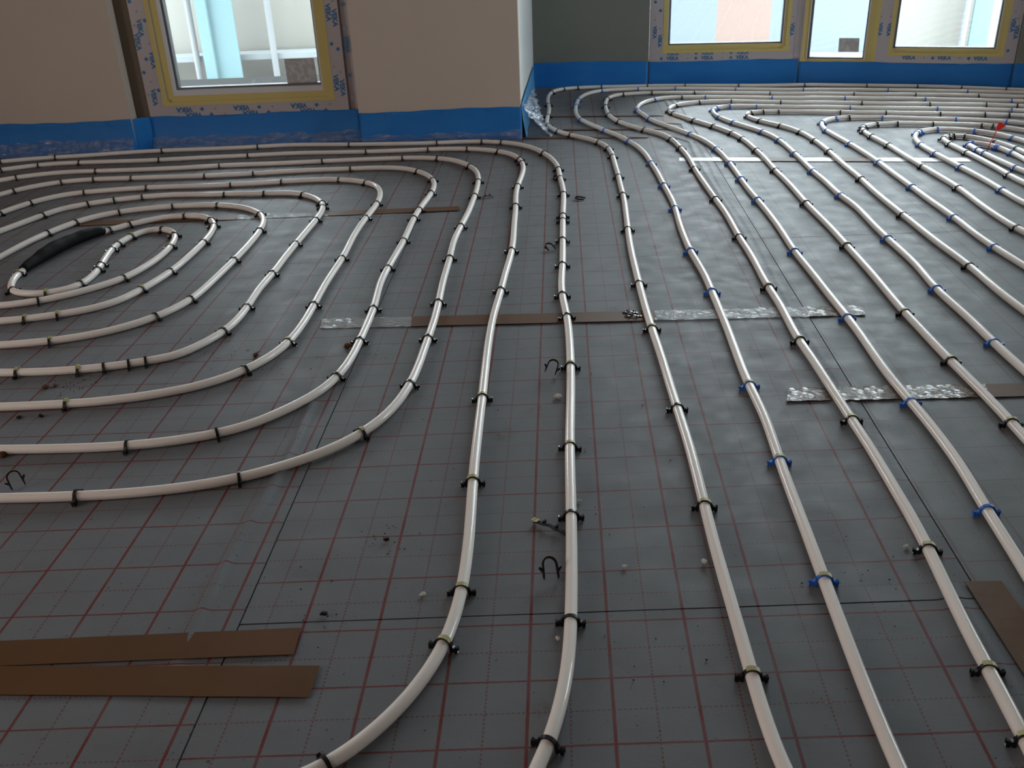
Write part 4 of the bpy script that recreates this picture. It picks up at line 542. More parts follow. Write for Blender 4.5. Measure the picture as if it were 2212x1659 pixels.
'R5':[[7910,-5872,7920,-5632,7929,-5392,7939,-5153,7948,-4913,7958,-4673,7969,-4433,7981,-4194,7993,-3954,8005,-3714,8019,-3475,8032,-3235,8046,-2995,8059,-2756,8071,-2516,8083,-2276,8093,-2037,8102,-1797,8110,-1557,8117,-1317,8123,-1077,8127,-837,8131,-597,8132,-357,8132,-117,8131,123,8130,363,8128,602,8126,842,8125,1082,8126,1322,8128,1562,8132,1802,8137,2042,8143,2281,8148,2521,8153,2761,8157,3001,8161,3240,8167,3480,8176,3720,8186,3959,8199,4199,8213,4439,8227,4678,8242,4918,8256,5157,8269,5397,8282,5636,8294,5876,8305,6116,8315,6356,8324,6595,8333,6835,8341,7075,8349,7315,8357,7555,8365,7795,8373,8035,8381,8274,8390,8514,8399,8754,8407,8994,8414,9234,8420,9474,8425,9714,8428,9954,8429,10194,8430,10433,8430,10673,8431,10913,8432,11153,8434,11393,8438,11633,8444,11873,8451,12113,8460,12353,8470,12593,8481,12832,8491,13072,8502,13312,8511,13552,8518,13791,8524,14031,8527,14271,8529,14511,8530,14751,8530,14991,8531,15231,8533,15471,8537,15711,8543,15951,8551,16190,8560,16430,8570,16670,8580,16910,8589,17149,8596,17389,8601,17629,8603,17869,8604,18109,8602,18349,8600,18589,8596,18829,8592,19069,8587,19309,8580,19549,8571,19788,8560,20028,8545,20267,8527,20506,8503,20744,8473,20982,8436,21218,8391,21452,8337,21685,8274,21916,8205,22144,8128,22371,8047,22596,7961,22820,7872,23043,7781,23265,7687,23486,7593,23706,7497,23926,7400,24146,7302,24365,7205,24585,7109,24804,7016,25025,6928,25247,6847,25471,6777,25697,6721,25925,6684,26155,6668,26386,6678,26615,6716,26841,6782,27060,6876,27268,6998,27461,7146,27635,7315,27787,7506,27912,7712,28010,7930,28083,8156,28137,8386,28172,8619,28188,8854,28186,9088,28166,9321,28130,9552,28080,9783,28020,10012,27953,10241,27881,10469,27807,10697,27732,10924,27657,11153,27582,11381,27510,11611,27439,11841,27372,12071,27307,12303,27244,12535,27183,12767,27122,12999,27061,13231,27000,13463,26938,13694,26874,13925,26809,14156,26742,14386,26675,14617,26608,14847,26540,15077,26472,15307,26403,15537,26335,15767,26267,15998,26200,16228,26133,16459,26066,16689,26000,16920,25934,17151,25869,17382,25803,17613,25738,17844,25672,18074,25606,18305,25540,18536,25474,18767,25408,18997,25342,19228,25276,19458,25208,19687,25138,19915,25064,20142,24986,20366,24902,20588,24814,20808,24720,21026,24620,21241,24515,21453,24404,21661,24284,21868,24163,22075,24042],[[8112,-1497,88.3,"K"],[8126,962,90.3,"K"],[8166,3420,88.4,"K"],[8369,7915,88.0,"K"],[8444,11873,88.5,"k"],[8538,15771,88.7,"k"],[8599,18649,90.8,"k"],[8521,20566,95.4,"k"],[8351,21627,103.6,"k"],[7895,22988,111.9,"k"],[7351,24256,113.9,"k"],[6747,25811,103.6,"k"],[6668,26443,89.3,"k"],[7106,27594,47.8,"k"],[8271,28157,8.6,"k"],[9725,28036,-15.1,"k"],[11783,27388,-16.2,"k"],[15077,26472,-16.5,"k"],[17728,25705,-15.9,"k"],[19858,25083,-18.2,"k"],[20972,24645,-25.0,"k"]]],
'R6':[[9056,-4023,9077,-3784,9100,-3545,9122,-3306,9143,-3067,9164,-2828,9184,-2589,9202,-2349,9219,-2110,9235,-1871,9248,-1631,9260,-1391,9269,-1152,9277,-912,9284,-672,9289,-432,9293,-192,9296,48,9298,288,9300,528,9301,768,9302,1008,9305,1248,9310,1487,9317,1727,9326,1967,9336,2206,9347,2446,9356,2686,9363,2925,9368,3165,9370,3405,9370,3645,9371,3885,9373,4124,9378,4364,9388,4603,9403,4842,9423,5081,9446,5319,9471,5558,9496,5796,9519,6035,9539,6274,9554,6513,9565,6752,9572,6992,9578,7232,9581,7472,9585,7712,9589,7952,9594,8191,9600,8431,9608,8671,9617,8911,9628,9151,9640,9390,9653,9630,9667,9870,9683,10109,9699,10348,9715,10588,9729,10827,9740,11066,9745,11305,9743,11543,9735,11781,9721,12019,9706,12256,9694,12494,9687,12732,9687,12970,9692,13209,9701,13447,9709,13687,9715,13926,9718,14166,9718,14405,9716,14645,9713,14885,9712,15125,9713,15365,9717,15604,9724,15844,9733,16084,9744,16323,9755,16563,9765,16803,9774,17043,9782,17282,9789,17522,9795,17762,9801,18002,9807,18242,9813,18482,9817,18722,9821,18962,9824,19202,9824,19442,9822,19681,9816,19921,9805,20160,9788,20399,9763,20636,9728,20872,9684,21106,9630,21338,9566,21568,9495,21796,9418,22023,9336,22248,9249,22472,9160,22694,9069,22916,8978,23137,8889,23360,8804,23584,8725,23809,8654,24037,8591,24268,8538,24500,8495,24734,8465,24970,8446,25206,8442,25442,8452,25676,8475,25907,8514,26134,8576,26356,8674,26562,8819,26735,9008,26853,9226,26910,9453,26911,9681,26879,9908,26834,10136,26781,10365,26721,10595,26655,10824,26587,11054,26519,11284,26451,11515,26385,11746,26321,11977,26257,12209,26193,12440,26129,12671,26065,12902,26000,13133,25934,13364,25867,13594,25799,13824,25731,14054,25663,14284,25595,14514,25527,14745,25459,14975,25392,15205,25325,15436,25259,15667,25193,15898,25127,16129,25062,16360,24998,16591,24933,16822,24869,17054,24806,17285,24742,17517,24678,17748,24615,17979,24551,18210,24486,18441,24421,18672,24354,18902,24285,19131,24214,19359,24141,19587,24065,19814,23987,20039,23905,20263,23820,20486,23732,20707,23640,20927,23544,21145,23443,21360,23337,21575,23230,21682,23177],[[9317,1727,88.1,"b"],[9395,4723,86.4,"b"],[9598,8371,88.4,"b"],[9692,12553,92.0,"b"],[9714,15484,89.0,"b"],[9800,17942,88.6,"b"],[9808,20100,92.9,"b"],[9549,21625,106.8,"b"],[8825,23528,110.4,"b"],[8505,24675,99.5,"b"],[8542,26246,74.4,"b"],[8740,26654,50.0,"b"],[9396,26915,-2.3,"b"],[10537,26672,-16.2,"b"],[14284,25595,-16.5,"b"],[17632,24647,-15.4,"b"],[20319,23798,-21.4,"b"]]],
'R7':[[10849,-1130,10827,-891,10802,-652,10779,-413,10757,-174,10738,65,10722,304,10709,544,10698,783,10691,1023,10687,1263,10685,1503,10686,1742,10689,1982,10692,2222,10695,2462,10698,2702,10700,2942,10700,3182,10698,3422,10696,3662,10695,3902,10694,4142,10697,4381,10703,4621,10712,4861,10723,5100,10736,5340,10747,5579,10757,5819,10763,6058,10766,6298,10765,6538,10762,6778,10757,7018,10751,7257,10745,7497,10741,7737,10738,7977,10737,8217,10738,8457,10739,8697,10742,8937,10745,9177,10748,9417,10752,9657,10756,9897,10760,10137,10763,10377,10767,10617,10770,10857,10774,11097,10778,11337,10782,11577,10786,11817,10792,12057,10798,12297,10805,12536,10814,12776,10825,13016,10838,13255,10854,13494,10872,13733,10890,13972,10906,14211,10920,14450,10930,14690,10937,14929,10942,15169,10946,15409,10951,15649,10957,15889,10964,16128,10974,16368,10985,16608,10998,16848,11011,17087,11023,17327,11035,17566,11046,17806,11056,18046,11064,18286,11071,18526,11076,18766,11080,19006,11081,19245,11081,19485,11078,19725,11073,19965,11064,20205,11052,20444,11034,20683,11009,20921,10977,21157,10936,21392,10885,21625,10823,21854,10749,22080,10664,22300,10567,22516,10460,22727,10347,22936,10231,23144,10117,23352,10010,23564,9914,23779,9832,23998,9766,24220,9719,24445,9696,24674,9705,24904,9757,25126,9866,25316,10036,25440,10250,25491,10479,25492,10708,25471,10938,25440,11169,25401,11401,25354,11634,25301,11867,25243,12099,25181,12330,25118,12561,25052,12791,24985,13021,24918,13252,24851,13482,24784,13713,24718,13944,24654,14176,24590,14407,24527,14638,24463,14869,24399,15100,24334,15331,24268,15562,24201,15792,24134,16022,24066,16252,23998,16482,23928,16712,23859,16942,23791,17172,23723,17403,23658,17634,23594,17865,23531,18096,23467,18327,23402,18558,23335,18787,23266,19016,23195,19244,23120,19469,23041,19693,22956,19913,22865,20131,22767,20345,22662,20554,22546,20758,22419,20958,22287,21108,22187],[[10764,6118,89.1,"k"],[10763,10377,89.2,"k"],[10910,14271,86.5,"k"],[11056,18046,87.8,"k"],[11076,19845,91.3,"k"],[10947,21334,100.5,"k"],[10515,22622,116.8,"k"],[9961,23671,114.0,"k"],[9696,24674,92.1,"k"],[9944,25388,36.2,"k"],[10536,25488,-4.3,"k"],[11169,25401,-10.5,"k"],[13598,24751,-15.8,"k"],[15331,24268,-16.0,"k"],[17345,23674,-15.7,"k"],[18959,23213,-17.6,"k"],[19803,22911,-22.5,"k"]]],
'R8':[[12594,1686,12549,1922,12502,2157,12456,2393,12412,2629,12370,2865,12331,3101,12294,3338,12260,3576,12229,3814,12201,4052,12175,4290,12152,4529,12131,4768,12111,5007,12093,5247,12076,5486,12059,5726,12044,5965,12029,6205,12016,6444,12003,6684,11992,6923,11982,7163,11975,7403,11969,7643,11967,7883,11967,8123,11971,8362,11978,8602,11988,8842,12000,9081,12013,9321,12026,9560,12036,9800,12044,10040,12050,10279,12052,10519,12054,10759,12054,10999,12054,11239,12056,11479,12059,11719,12063,11959,12070,12199,12078,12439,12086,12678,12094,12918,12102,13158,12108,13398,12114,13638,12119,13878,12124,14118,12130,14358,12136,14598,12144,14837,12153,15077,12163,15317,12173,15557,12182,15796,12189,16036,12195,16276,12198,16516,12199,16756,12198,16996,12195,17236,12190,17476,12186,17716,12180,17955,12173,18195,12166,18435,12157,18675,12146,18915,12133,19154,12119,19394,12103,19633,12086,19873,12069,20112,12052,20351,12037,20591,12024,20830,12015,21070,12010,21309,12012,21548,12023,21786,12044,22022,12078,22254,12127,22482,12194,22703,12287,22913,12408,23107,12555,23283,12725,23437,12917,23558,13131,23628,13358,23649,13589,23640,13820,23615,14052,23577,14284,23529,14515,23470,14744,23404,14972,23331,15199,23254,15425,23174,15651,23093,15877,23012,16103,22932,16330,22855,16558,22780,16786,22707,17015,22634,17244,22562,17472,22489,17700,22413,17925,22333,18149,22248,18369,22156,18584,22055,18793,21944,18993,21819,19185,21683,19368,21535,19543,21376,19709,21206,19865,21024,20017,20839,20167,20651,20280,20511],[[11975,7403,91.6,"b"],[12042,9980,88.2,"b"],[12102,13158,88.3,"b"],[12195,16276,89.0,"b"],[12137,19094,93.1,"b"],[12010,21429,89.5,"b"],[12237,22810,66.2,"b"],[13022,23600,18.1,"b"],[13589,23640,-4.4,"k"],[14858,23368,-17.6,"b"],[17472,22489,-18.1,"b"],[19138,21718,-36.3,"b"]]],
'R9':[[14251,4360,14198,4594,14145,4828,14092,5062,14039,5296,13985,5530,13929,5764,13873,5997,13815,6230,13755,6462,13694,6694,13632,6926,13569,7157,13506,7389,13447,7621,13392,7853,13343,8087,13303,8322,13273,8558,13252,8796,13240,9034,13233,9273,13232,9513,13233,9753,13238,9993,13245,10232,13254,10472,13266,10712,13281,10951,13297,11191,13315,11430,13334,11669,13353,11908,13372,12147,13388,12387,13402,12626,13413,12866,13419,13105,13421,13345,13420,13585,13416,13824,13411,14064,13406,14304,13402,14544,13399,14784,13397,15024,13395,15264,13393,15504,13390,15743,13386,15983,13382,16223,13378,16463,13375,16703,13374,16943,13376,17183,13379,17423,13382,17663,13386,17903,13388,18142,13386,18382,13381,18622,13373,18861,13360,19101,13345,19340,13329,19579,13314,19819,13302,20058,13295,20297,13294,20535,13303,20771,13322,21004,13352,21235,13401,21460,13485,21675,13611,21869,13777,22027,13979,22135,14202,22191,14433,22209,14665,22201,14896,22177,15128,22141,15361,22094,15593,22040,15825,21981,16057,21920,16288,21858,16520,21795,16751,21731,16980,21663,17208,21591,17432,21511,17652,21422,17865,21323,18070,21211,18263,21083,18439,20933,18595,20763,18736,20577,18865,20382,18983,20177,19089,19964,19186,19746,19273,19523,19348,19295,19420,19066,19457,18952],[[13249,8855,93.5,"k"],[13413,12866,88.0,"k"],[13392,15563,90.7,"k"],[13381,18622,91.7,"k"],[13300,20118,92.1,"k"],[13322,21004,84.2,"k"],[13386,21405,75.7,"k"],[13575,21823,53.9,"k"],[14202,22191,8.6,"k"],[15012,22160,-8.9,"k"],[16288,21858,-15.1,"k"],[17969,21269,-28.6,"k"],[18309,21048,-38.6,"k"]]],
'R10':[[15640,6601,15564,6829,15486,7055,15408,7282,15331,7510,15258,7738,15187,7967,15118,8197,15052,8428,14989,8659,14929,8891,14872,9124,14818,9358,14767,9592,14719,9827,14675,10063,14635,10299,14601,10536,14574,10774,14553,11012,14540,11251,14534,11490,14534,11730,14538,11969,14546,12209,14554,12449,14563,12688,14571,12928,14577,13168,14581,13408,14582,13648,14580,13888,14576,14127,14570,14367,14561,14607,14552,14847,14543,15087,14535,15326,14527,15566,14520,15806,14512,16046,14505,16286,14498,16526,14491,16766,14485,17005,14481,17245,14478,17485,14479,17725,14483,17965,14493,18204,14508,18442,14532,18680,14565,18916,14608,19150,14663,19381,14730,19608,14811,19828,14905,20042,15014,20246,15141,20440,15292,20616,15473,20758,15682,20854,15909,20897,16139,20890,16365,20841,16584,20767,16795,20675,16999,20565,17191,20436,17369,20288,17530,20122,17673,19939,17796,19742,17899,19533,17986,19316,18058,19091,18120,18862,18175,18630,18225,18396,18271,18160,18316,17924,18363,17689,18412,17454,18462,17219,18486,17102],[[14554,12449,87.9,"b"],[14537,15266,92.0,"b"],[14482,17185,91.0,"b"],[14519,18561,84.3,"b"],[15075,20345,56.8,"b"],[15292,20616,44.1,"b"],[16081,20896,-4.8,"b"],[17282,20364,-39.6,"b"],[18074,19034,-74.3,"b"]]],
'R11':[[16605,8157,16540,8388,16474,8619,16407,8849,16342,9080,16278,9311,16216,9543,16155,9775,16097,10008,16042,10242,15988,10475,15938,10710,15889,10945,15843,11180,15799,11416,15757,11653,15718,11889,15681,12126,15648,12364,15619,12601,15595,12840,15576,13078,15564,13318,15558,13557,15557,13796,15560,14036,15565,14276,15572,14516,15579,14756,15585,14995,15589,15235,15592,15475,15593,15715,15592,15955,15589,16195,15586,16435,15581,16675,15575,16915,15567,17155,15559,17394,15550,17634,15542,17873,15536,18111,15537,18348,15546,18582,15565,18812,15593,19041,15638,19267,15730,19475,15884,19632,16085,19706,16304,19685,16511,19588,16688,19437,16832,19256,16950,19057,17053,18850,17146,18637,17227,18418,17293,18193,17345,17963,17382,17730,17407,17494,17423,17257,17433,17018,17440,16779,17444,16539,17447,16299,17450,16059,17452,15819,17455,15579,17457,15339,17460,15099],[[15561,14096,88.8,"k"],[15567,17155,91.9,"k"],[15540,18465,87.9,"k"],[15656,19322,70.2,"k"],[15980,19681,20.2,"k"],[16194,19707,-5.5,"k"],[16559,19554,-36.9,"k"],[17189,18528,-69.7,"k"],[17412,17435,-85.6,"k"]]],
'R12':[[17437,9501,17384,9735,17331,9969,17278,10203,17225,10437,17172,10671,17118,10905,17063,11139,17007,11372,16950,11605,16891,11838,16831,12070,16768,12302,16705,12533,16639,12764,16574,12995,16509,13226,16445,13457,16385,13689,16329,13921,16281,14155,16240,14391,16207,14627,16182,14865,16163,15103,16148,15342,16135,15582,16123,15821,16112,16061,16100,16301,16090,16540,16082,16780,16076,17018,16075,17254,16080,17486,16091,17712,16103,17936,16107,18160,16149,18361,16278,18467,16459,18432,16632,18293,16766,18107,16855,17896,16915,17676,16955,17450,16980,17220,16994,16985,16999,16748,16995,16510,16986,16271,16974,16032,16959,15792,16943,15553,16925,15313,16907,15074,16889,14835,16869,14596,16850,14356,16831,14117,16812,13878],[[16177,14924,94.9,"b"],[16077,16959,91.1,"b"],[16080,17486,88.0,"b"],[16119,18267,78.2,"b"],[16321,18472,-0.1,"b"],[16888,17787,-74.8,"b"],[16915,17676,-77.4,"b"],[16997,16867,-88.9,"b"]]]}
PIPE_R = .0084
ORD = 'first second third fourth fifth sixth seventh eighth ninth tenth eleventh twelfth thirteenth fourteenth fifteenth sixteenth seventeenth eighteenth nineteenth twentieth twenty-first twenty-second twenty-third twenty-fourth twenty-fifth twenty-sixth twenty-seventh twenty-eighth twenty-ninth thirtieth'.split()
NAMES = {
 'L1': ('white heating pipe, the outermost of the left spiral, reaching the bottom edge at centre', 'outermost left spiral pipe'),
 'L2': ('white heating pipe second from outside in the left spiral, curving off the bottom edge', 'second outermost left spiral pipe'),
 'L3': ('white heating pipe third from outside in the left spiral', 'third outermost left spiral pipe'),
 'L4': ('white heating pipe fourth from outside in the left spiral', 'fourth outermost left spiral pipe'),
 'L5': ('white heating pipe fifth from outside in the left spiral', 'fifth outermost left spiral pipe'),
 'L6': ('white heating pipe sixth from outside in the left spiral, with several clips crowded together', 'sixth outermost left spiral pipe'),
 'L7': ('white heating pipe seventh from outside in the left spiral', 'seventh outermost left spiral pipe'),
 'L8': ('innermost white heating pipe of the left spiral, double loop with a black coupling sleeve', 'innermost left spiral pipe')}
for i in range(12):
    NAMES['R%d' % (i+1)] = ('white heating pipe with a far U-turn, %s from the left of the right field' % ORD[i], '%s pipe of the right field' % ORD[i])

def arch_profile(a0, a1, ri, ro, zc=.0088, n=14, legs=True):
    outer = []; inner = []
    for k in range(n+1):
        a = a0+(a1-a0)*k/n; outer.append((ro*math.cos(a), zc+ro*math.sin(a))); inner.append((ri*math.cos(a), zc+ri*math.sin(a)))
    if legs:
        outer = [(ro+.0008, .0003)] + outer + [(-ro-.0008, .0003)]; inner = [(ri+.0004, .0003)] + inner + [(-ri-.0004, .0003)]
    return outer + inner[::-1]
def m_band():
    bm = bmesh.new(); strip_solid(bm, arch_profile(0, math.pi, .0088, .0112, n=16), .0048); return bm
def m_foot(s):
    bm = bmesh.new()
    prof = [(.0100, .0120), (.0112, .0088), (.0135, .0062), (.0158, .0082), (.0172, .0088), (.0176, .0078), (.0160, .0052), (.0166, .0022), (.0176, .0012), (.0170, .0003), (.0140, .0003), (.0124, .0026), (.0110, .0004), (.0088, .0004), (.0092, .0080)]
    prof = [(x*s, z) for x, z in (prof if s > 0 else prof)]
    if s < 0: prof = prof[::-1]
    strip_solid(bm, [(x*1.13, z*1.1) for x, z in prof], .0052); return bm
def m_scrap():
    bm = bmesh.new()
    a0, a1 = R(38), R(128)
    strip_solid(bm, arch_profile(a0, a1, .0113, .0119, legs=False, n=8), .0068)
    for v in bm.verts: v.co.y += .0014
    return bm
def base_mesh(name, bm, mats):
    bmesh.ops.recalc_face_normals(bm, faces=bm.faces); me = bpy.data.meshes.new(name); bm.to_mesh(me); bm.free()
    for m in mats: me.materials.append(M[m])
    return me
ME = {}
for colr in ('black', 'blue'):
    ME[colr, 'band'] = base_mesh('band', m_band(), [colr+'_plastic'])
    for s_ in (1, -1): ME[colr, 'foot', s_] = base_mesh('foot', m_foot(s_), [colr+'_plastic'])
    j = bmesh.new()
    for mm in (ME[colr, 'band'], ME[colr, 'foot', 1], ME[colr, 'foot', -1]): j.from_mesh(mm)
    ME[colr, 'whole'] = base_mesh('pipe_clip', j, [colr+'_plastic'])
ME['scrap'] = base_mesh('tape_remnant', m_scrap(), ['clip_tape'])
crnd = random.Random(21)
def link(name, me, parent=None):
    o = bpy.data.objects.new(name, me); C.objects.link(o)
    if parent is not None: o.parent = parent
    return o
def clip(x, y, ang, colr, scrap, label, group, detail=True):
    rz = R(ang) - math.pi/2 + R(crnd.uniform(-6, 6)); sc_ = crnd.uniform(.97, 1.05)
    if detail:
        e = empty('pipe_clip', (x, y, 0), rz)
        link('band', ME[colr, 'band'], e); link('foot', ME[colr, 'foot', 1], e); link('foot', ME[colr, 'foot', -1], e)
        if scrap:
            o = link('tape_remnant', ME['scrap'], e); o.scale = (crnd.choice((-1, 1)), 1, 1); o.rotation_euler = (0, 0, R(crnd.uniform(-8, 8))); o['label'] = 'yellowish scrap of tape left on the clip'
    else:
        e = link('pipe_clip', ME[colr, 'whole']); e.location = (x, y, 0); e.rotation_euler = (0, 0, rz)
    e.rotation_euler.x = R(crnd.uniform(-4, 4)); e.scale = (1, 1, sc_)
    return tag(e, label, 'clip', group)
for key, (flat, clips) in DATA.items():
    pts = [Vector((flat[i]/1e4, flat[i+1]/1e4, PIPE_R+.0012)) for i in range(0, len(flat), 2)]
    # refine with Catmull-Rom
    fine = []
    for i in range(len(pts)-1):
        p0, p1, p2, p3 = pts[max(i-1, 0)], pts[i], pts[i+1], pts[min(i+2, len(pts)-1)]
        for t in (0, .5):
            fine.append(.5*((2*p1)+(-p0+p2)*t+(2*p0-5*p1+4*p2-p3)*t*t+(-p0+3*p1-3*p2+p3)*t**3))
    fine.append(pts[-1])
    bm = bmesh.new(); tube(bm, fine, PIPE_R, 16)
    mid = fine[len(fine)//2]
    for v in bm.verts: v.co.x -= mid.x; v.co.y -= mid.y
    po = obj('heating_pipe', bm, 'white_pipe', None, True); po.location = (mid.x, mid.y, 0)
    tag(po, NAMES[key][0], 'pipe', 'white heating pipes of the ' + ('left spiral' if key[0] == 'L' else 'right field'))
    if key == 'L8':
        # black coupling sleeve wrapped over the joint
        a = min(range(len(fine)), key=lambda k: (fine[k]-Vector((-1.2716, 1.181, fine[k].z))).length)
        b = min(range(len(fine)), key=lambda k: (fine[k]-Vector((-1.3703, .8542, fine[k].z))).length)
        a, b = min(a, b), max(a, b); seg = fine[a:b+1]; n = len(seg)
        rad = []
        for k in range(n):
            t = k/(n-1); rad.append(.0118 + .0068*math.sin(math.pi*min(1, max(0, t*1.02)))**.8 + .0004*math.sin(t*37) + .0007*math.sin(t*13))
        rad[0] = .0112; rad[-1] = .0112
        sg = [Vector((p.x-mid.x, p.y-mid.y, max(rad[k]+.0012, PIPE_R+.0012))) for k, p in enumerate(seg)]
        bm = bmesh.new(); tube(bm, sg, rad, 20); obj('coupling_sleeve', bm, 'black_sleeve', po, True, label='thick black sleeve wrapped around the pipe joint')
    side = 'left' if key[0] == 'L' else 'right'
    for n, (cx, cy, ang, fl) in enumerate(clips):
        colr = 'blue' if fl in 'bB' else 'black'
        near = (Vector((cx/1e4, cy/1e4))-Vector((-.035, -1.55))).length < 3.1
        clip(cx/1e4, cy/1e4, ang, colr, fl in 'KB', '%s plastic clip, %s from the near end of the %s' % (colr, ORD[n], NAMES[key][1]),
             '%s clips on the %s' % (colr, NAMES[key][1]), near)

# loose clips lying about: here the whole U with its long legs shows
def m_long():
    bm = bmesh.new(); n = 14; L = .017
    out = [(.0112*math.cos(math.pi*k/n), .0112*math.sin(math.pi*k/n)) for k in range(n+1)]; inn = [(.0088*math.cos(math.pi*k/n), .0088*math.sin(math.pi*k/n)) for k in range(n+1)]
    strip_solid(bm, [(.0118, -L)] + out + [(-.0118, -L)] + [(-.0102, -L-.004), (-.0095, -L)] + inn[::-1] + [(.0095, -L), (.0102, -L-.004)], .0042); return bm
def m_barb(s):
    bm = bmesh.new(); strip_solid(bm, [(x*s, z) for x, z in ((.0108, -.006), (.0160, -.0030), (.0166, -.0052), (.0118, -.0110), (.0108, -.0110))][::s], .0046); return bm
ME['long'] = base_mesh('band', m_long(), ['black_plastic']); ME['barb', 1] = base_mesh('barb', m_barb(1), ['black_plastic']); ME['barb', -1] = base_mesh('barb', m_barb(-1), ['black_plastic'])
def loose(x, y, rot, colr, label, scrap=False):
    e = empty('loose_pipe_clip', (x, y, .0))
    link('band', ME['long'], e); link('barb', ME['barb', 1], e); link('barb', ME['barb', -1], e)
    if scrap: o = link('tape_remnant', ME['scrap'], e); o.location = (0, 0, -.0088); o['label'] = 'yellowish scrap of tape'
    e.rotation_mode = 'XYZ'; e.rotation_euler = rot
    m = e.rotation_euler.to_matrix(); e.location.z = .0016 - min((m @ v.co).z for v in ME['long'].vertices)
    return tag(e, label, 'clip', 'black clips lying loose on the floor')
loose(.034, .128, (R(-48), R(14), R(-16)), 'black', 'black clip lying loose beside the outermost left spiral pipe, halfway down the floor', True)
loose(-.002, -.505, (R(-50), R(10), R(14)), 'black', 'black clip lying loose beside the outermost left spiral pipe, nearest to the camera', True)
loose(-.880, -.226, (R(-38), R(-12), R(30)), 'black', 'black clip lying loose at the left edge behind the lowest left pipe', True)
loose(.1732, 1.3542, (R(-84), R(0), R(70)), 'black', 'black clip lying flat between the left spiral and the first right pipe, far back')
loose(.060, .885, (R(-70), R(0), R(24)), 'black', 'black clip lying flat left of the outermost left spiral pipe, far back')
# black strap pieces
def strap(x, y, ang, L, label, scrap=False, h=.004):
    bm = bmesh.new()
    d = Vector((math.cos(R(ang)), math.sin(R(ang)), 0)); nrm = Vector((-d.y, d.x, 0))
    gridmesh(bm, 12, 2, lambda i, j: d*((i-.5)*L) + nrm*((j-.5)*.006) + Vector((0, 0, .0018+h*math.sin(math.pi*i)+.0008*math.sin(i*17))))
    thicken(bm, geom=bm.faces[:], thickness=.0014)
    for k in (.32, .68):
        c = d*((k-.5)*L); hexa(bm, [c+nrm*a+Vector((0, 0, z))+d*b for z in (.003+h*.8, .007+h) for a, b in ((-.003, -.0015), (.003, -.0015), (.003, .0015), (-.003, .0015))])
    o = obj('clip_fragment', bm, 'black_plastic'); o.location = (x, y, .001)
    if scrap:
        b2 = bmesh.new(); gridmesh(b2, 6, 2, lambda i, j: d*((-.5-.18*(1-i)+.14)*L) + nrm*((j-.5)*.009) + Vector((0, 0, .0045+h*.3+.0006*math.sin(i*9)))); thicken(b2, geom=b2.faces[:], thickness=.0005)
        obj('tape_remnant', b2, 'clip_tape', o, label='pale yellow scrap of tape')
    return tag(o, label, 'clip piece')
strap(.004, -.398, -38, .062, 'black clip strap with a pale yellow tape end beside the outermost left spiral pipe', True)
strap(.2225, .414, 172, .040, 'black strip on the middle brown tape, the upper of two')
strap(.2275, .392, 178, .046, 'black strip on the middle brown tape, the lower of two')
strap(.1137, 1.6235, 70, .040, 'black clip fragment at the far bend of the outermost left spiral pipe')
strap(-.115, 1.4169, 12, .040, 'black clip fragment right of the third outermost left spiral pipe')
strap(-.884, .232, 8, .030, 'black clip fragment on the sixth left spiral pipe by the crowded clips')

# ------------------------------------------------------------------ red flag marker
fx, fy = 1.654, 1.772
e = empty('measuring_point_marker', (fx, fy, 0)); tag(e, 'small red triangular flag on a thin red stick among the far right pipes', 'flag marker')
bm = bmesh.new(); tube(bm, [Vector((0, 0, .0)), Vector((.006, 0, .022)), Vector((.014, 0, .046)), Vector((.022, 0, .076))], .0016, 8); obj('stick', bm, 'red_plastic', e, True)
bm = bmesh.new()
tri = [(.016, .072), (.0225, .0985), (.0275, .098), (.0475, .0865), (.047, .083), (.026, .070)]
strip_solid(bm, tri, .005); obj('flag_head', bm, 'red_plastic', e)

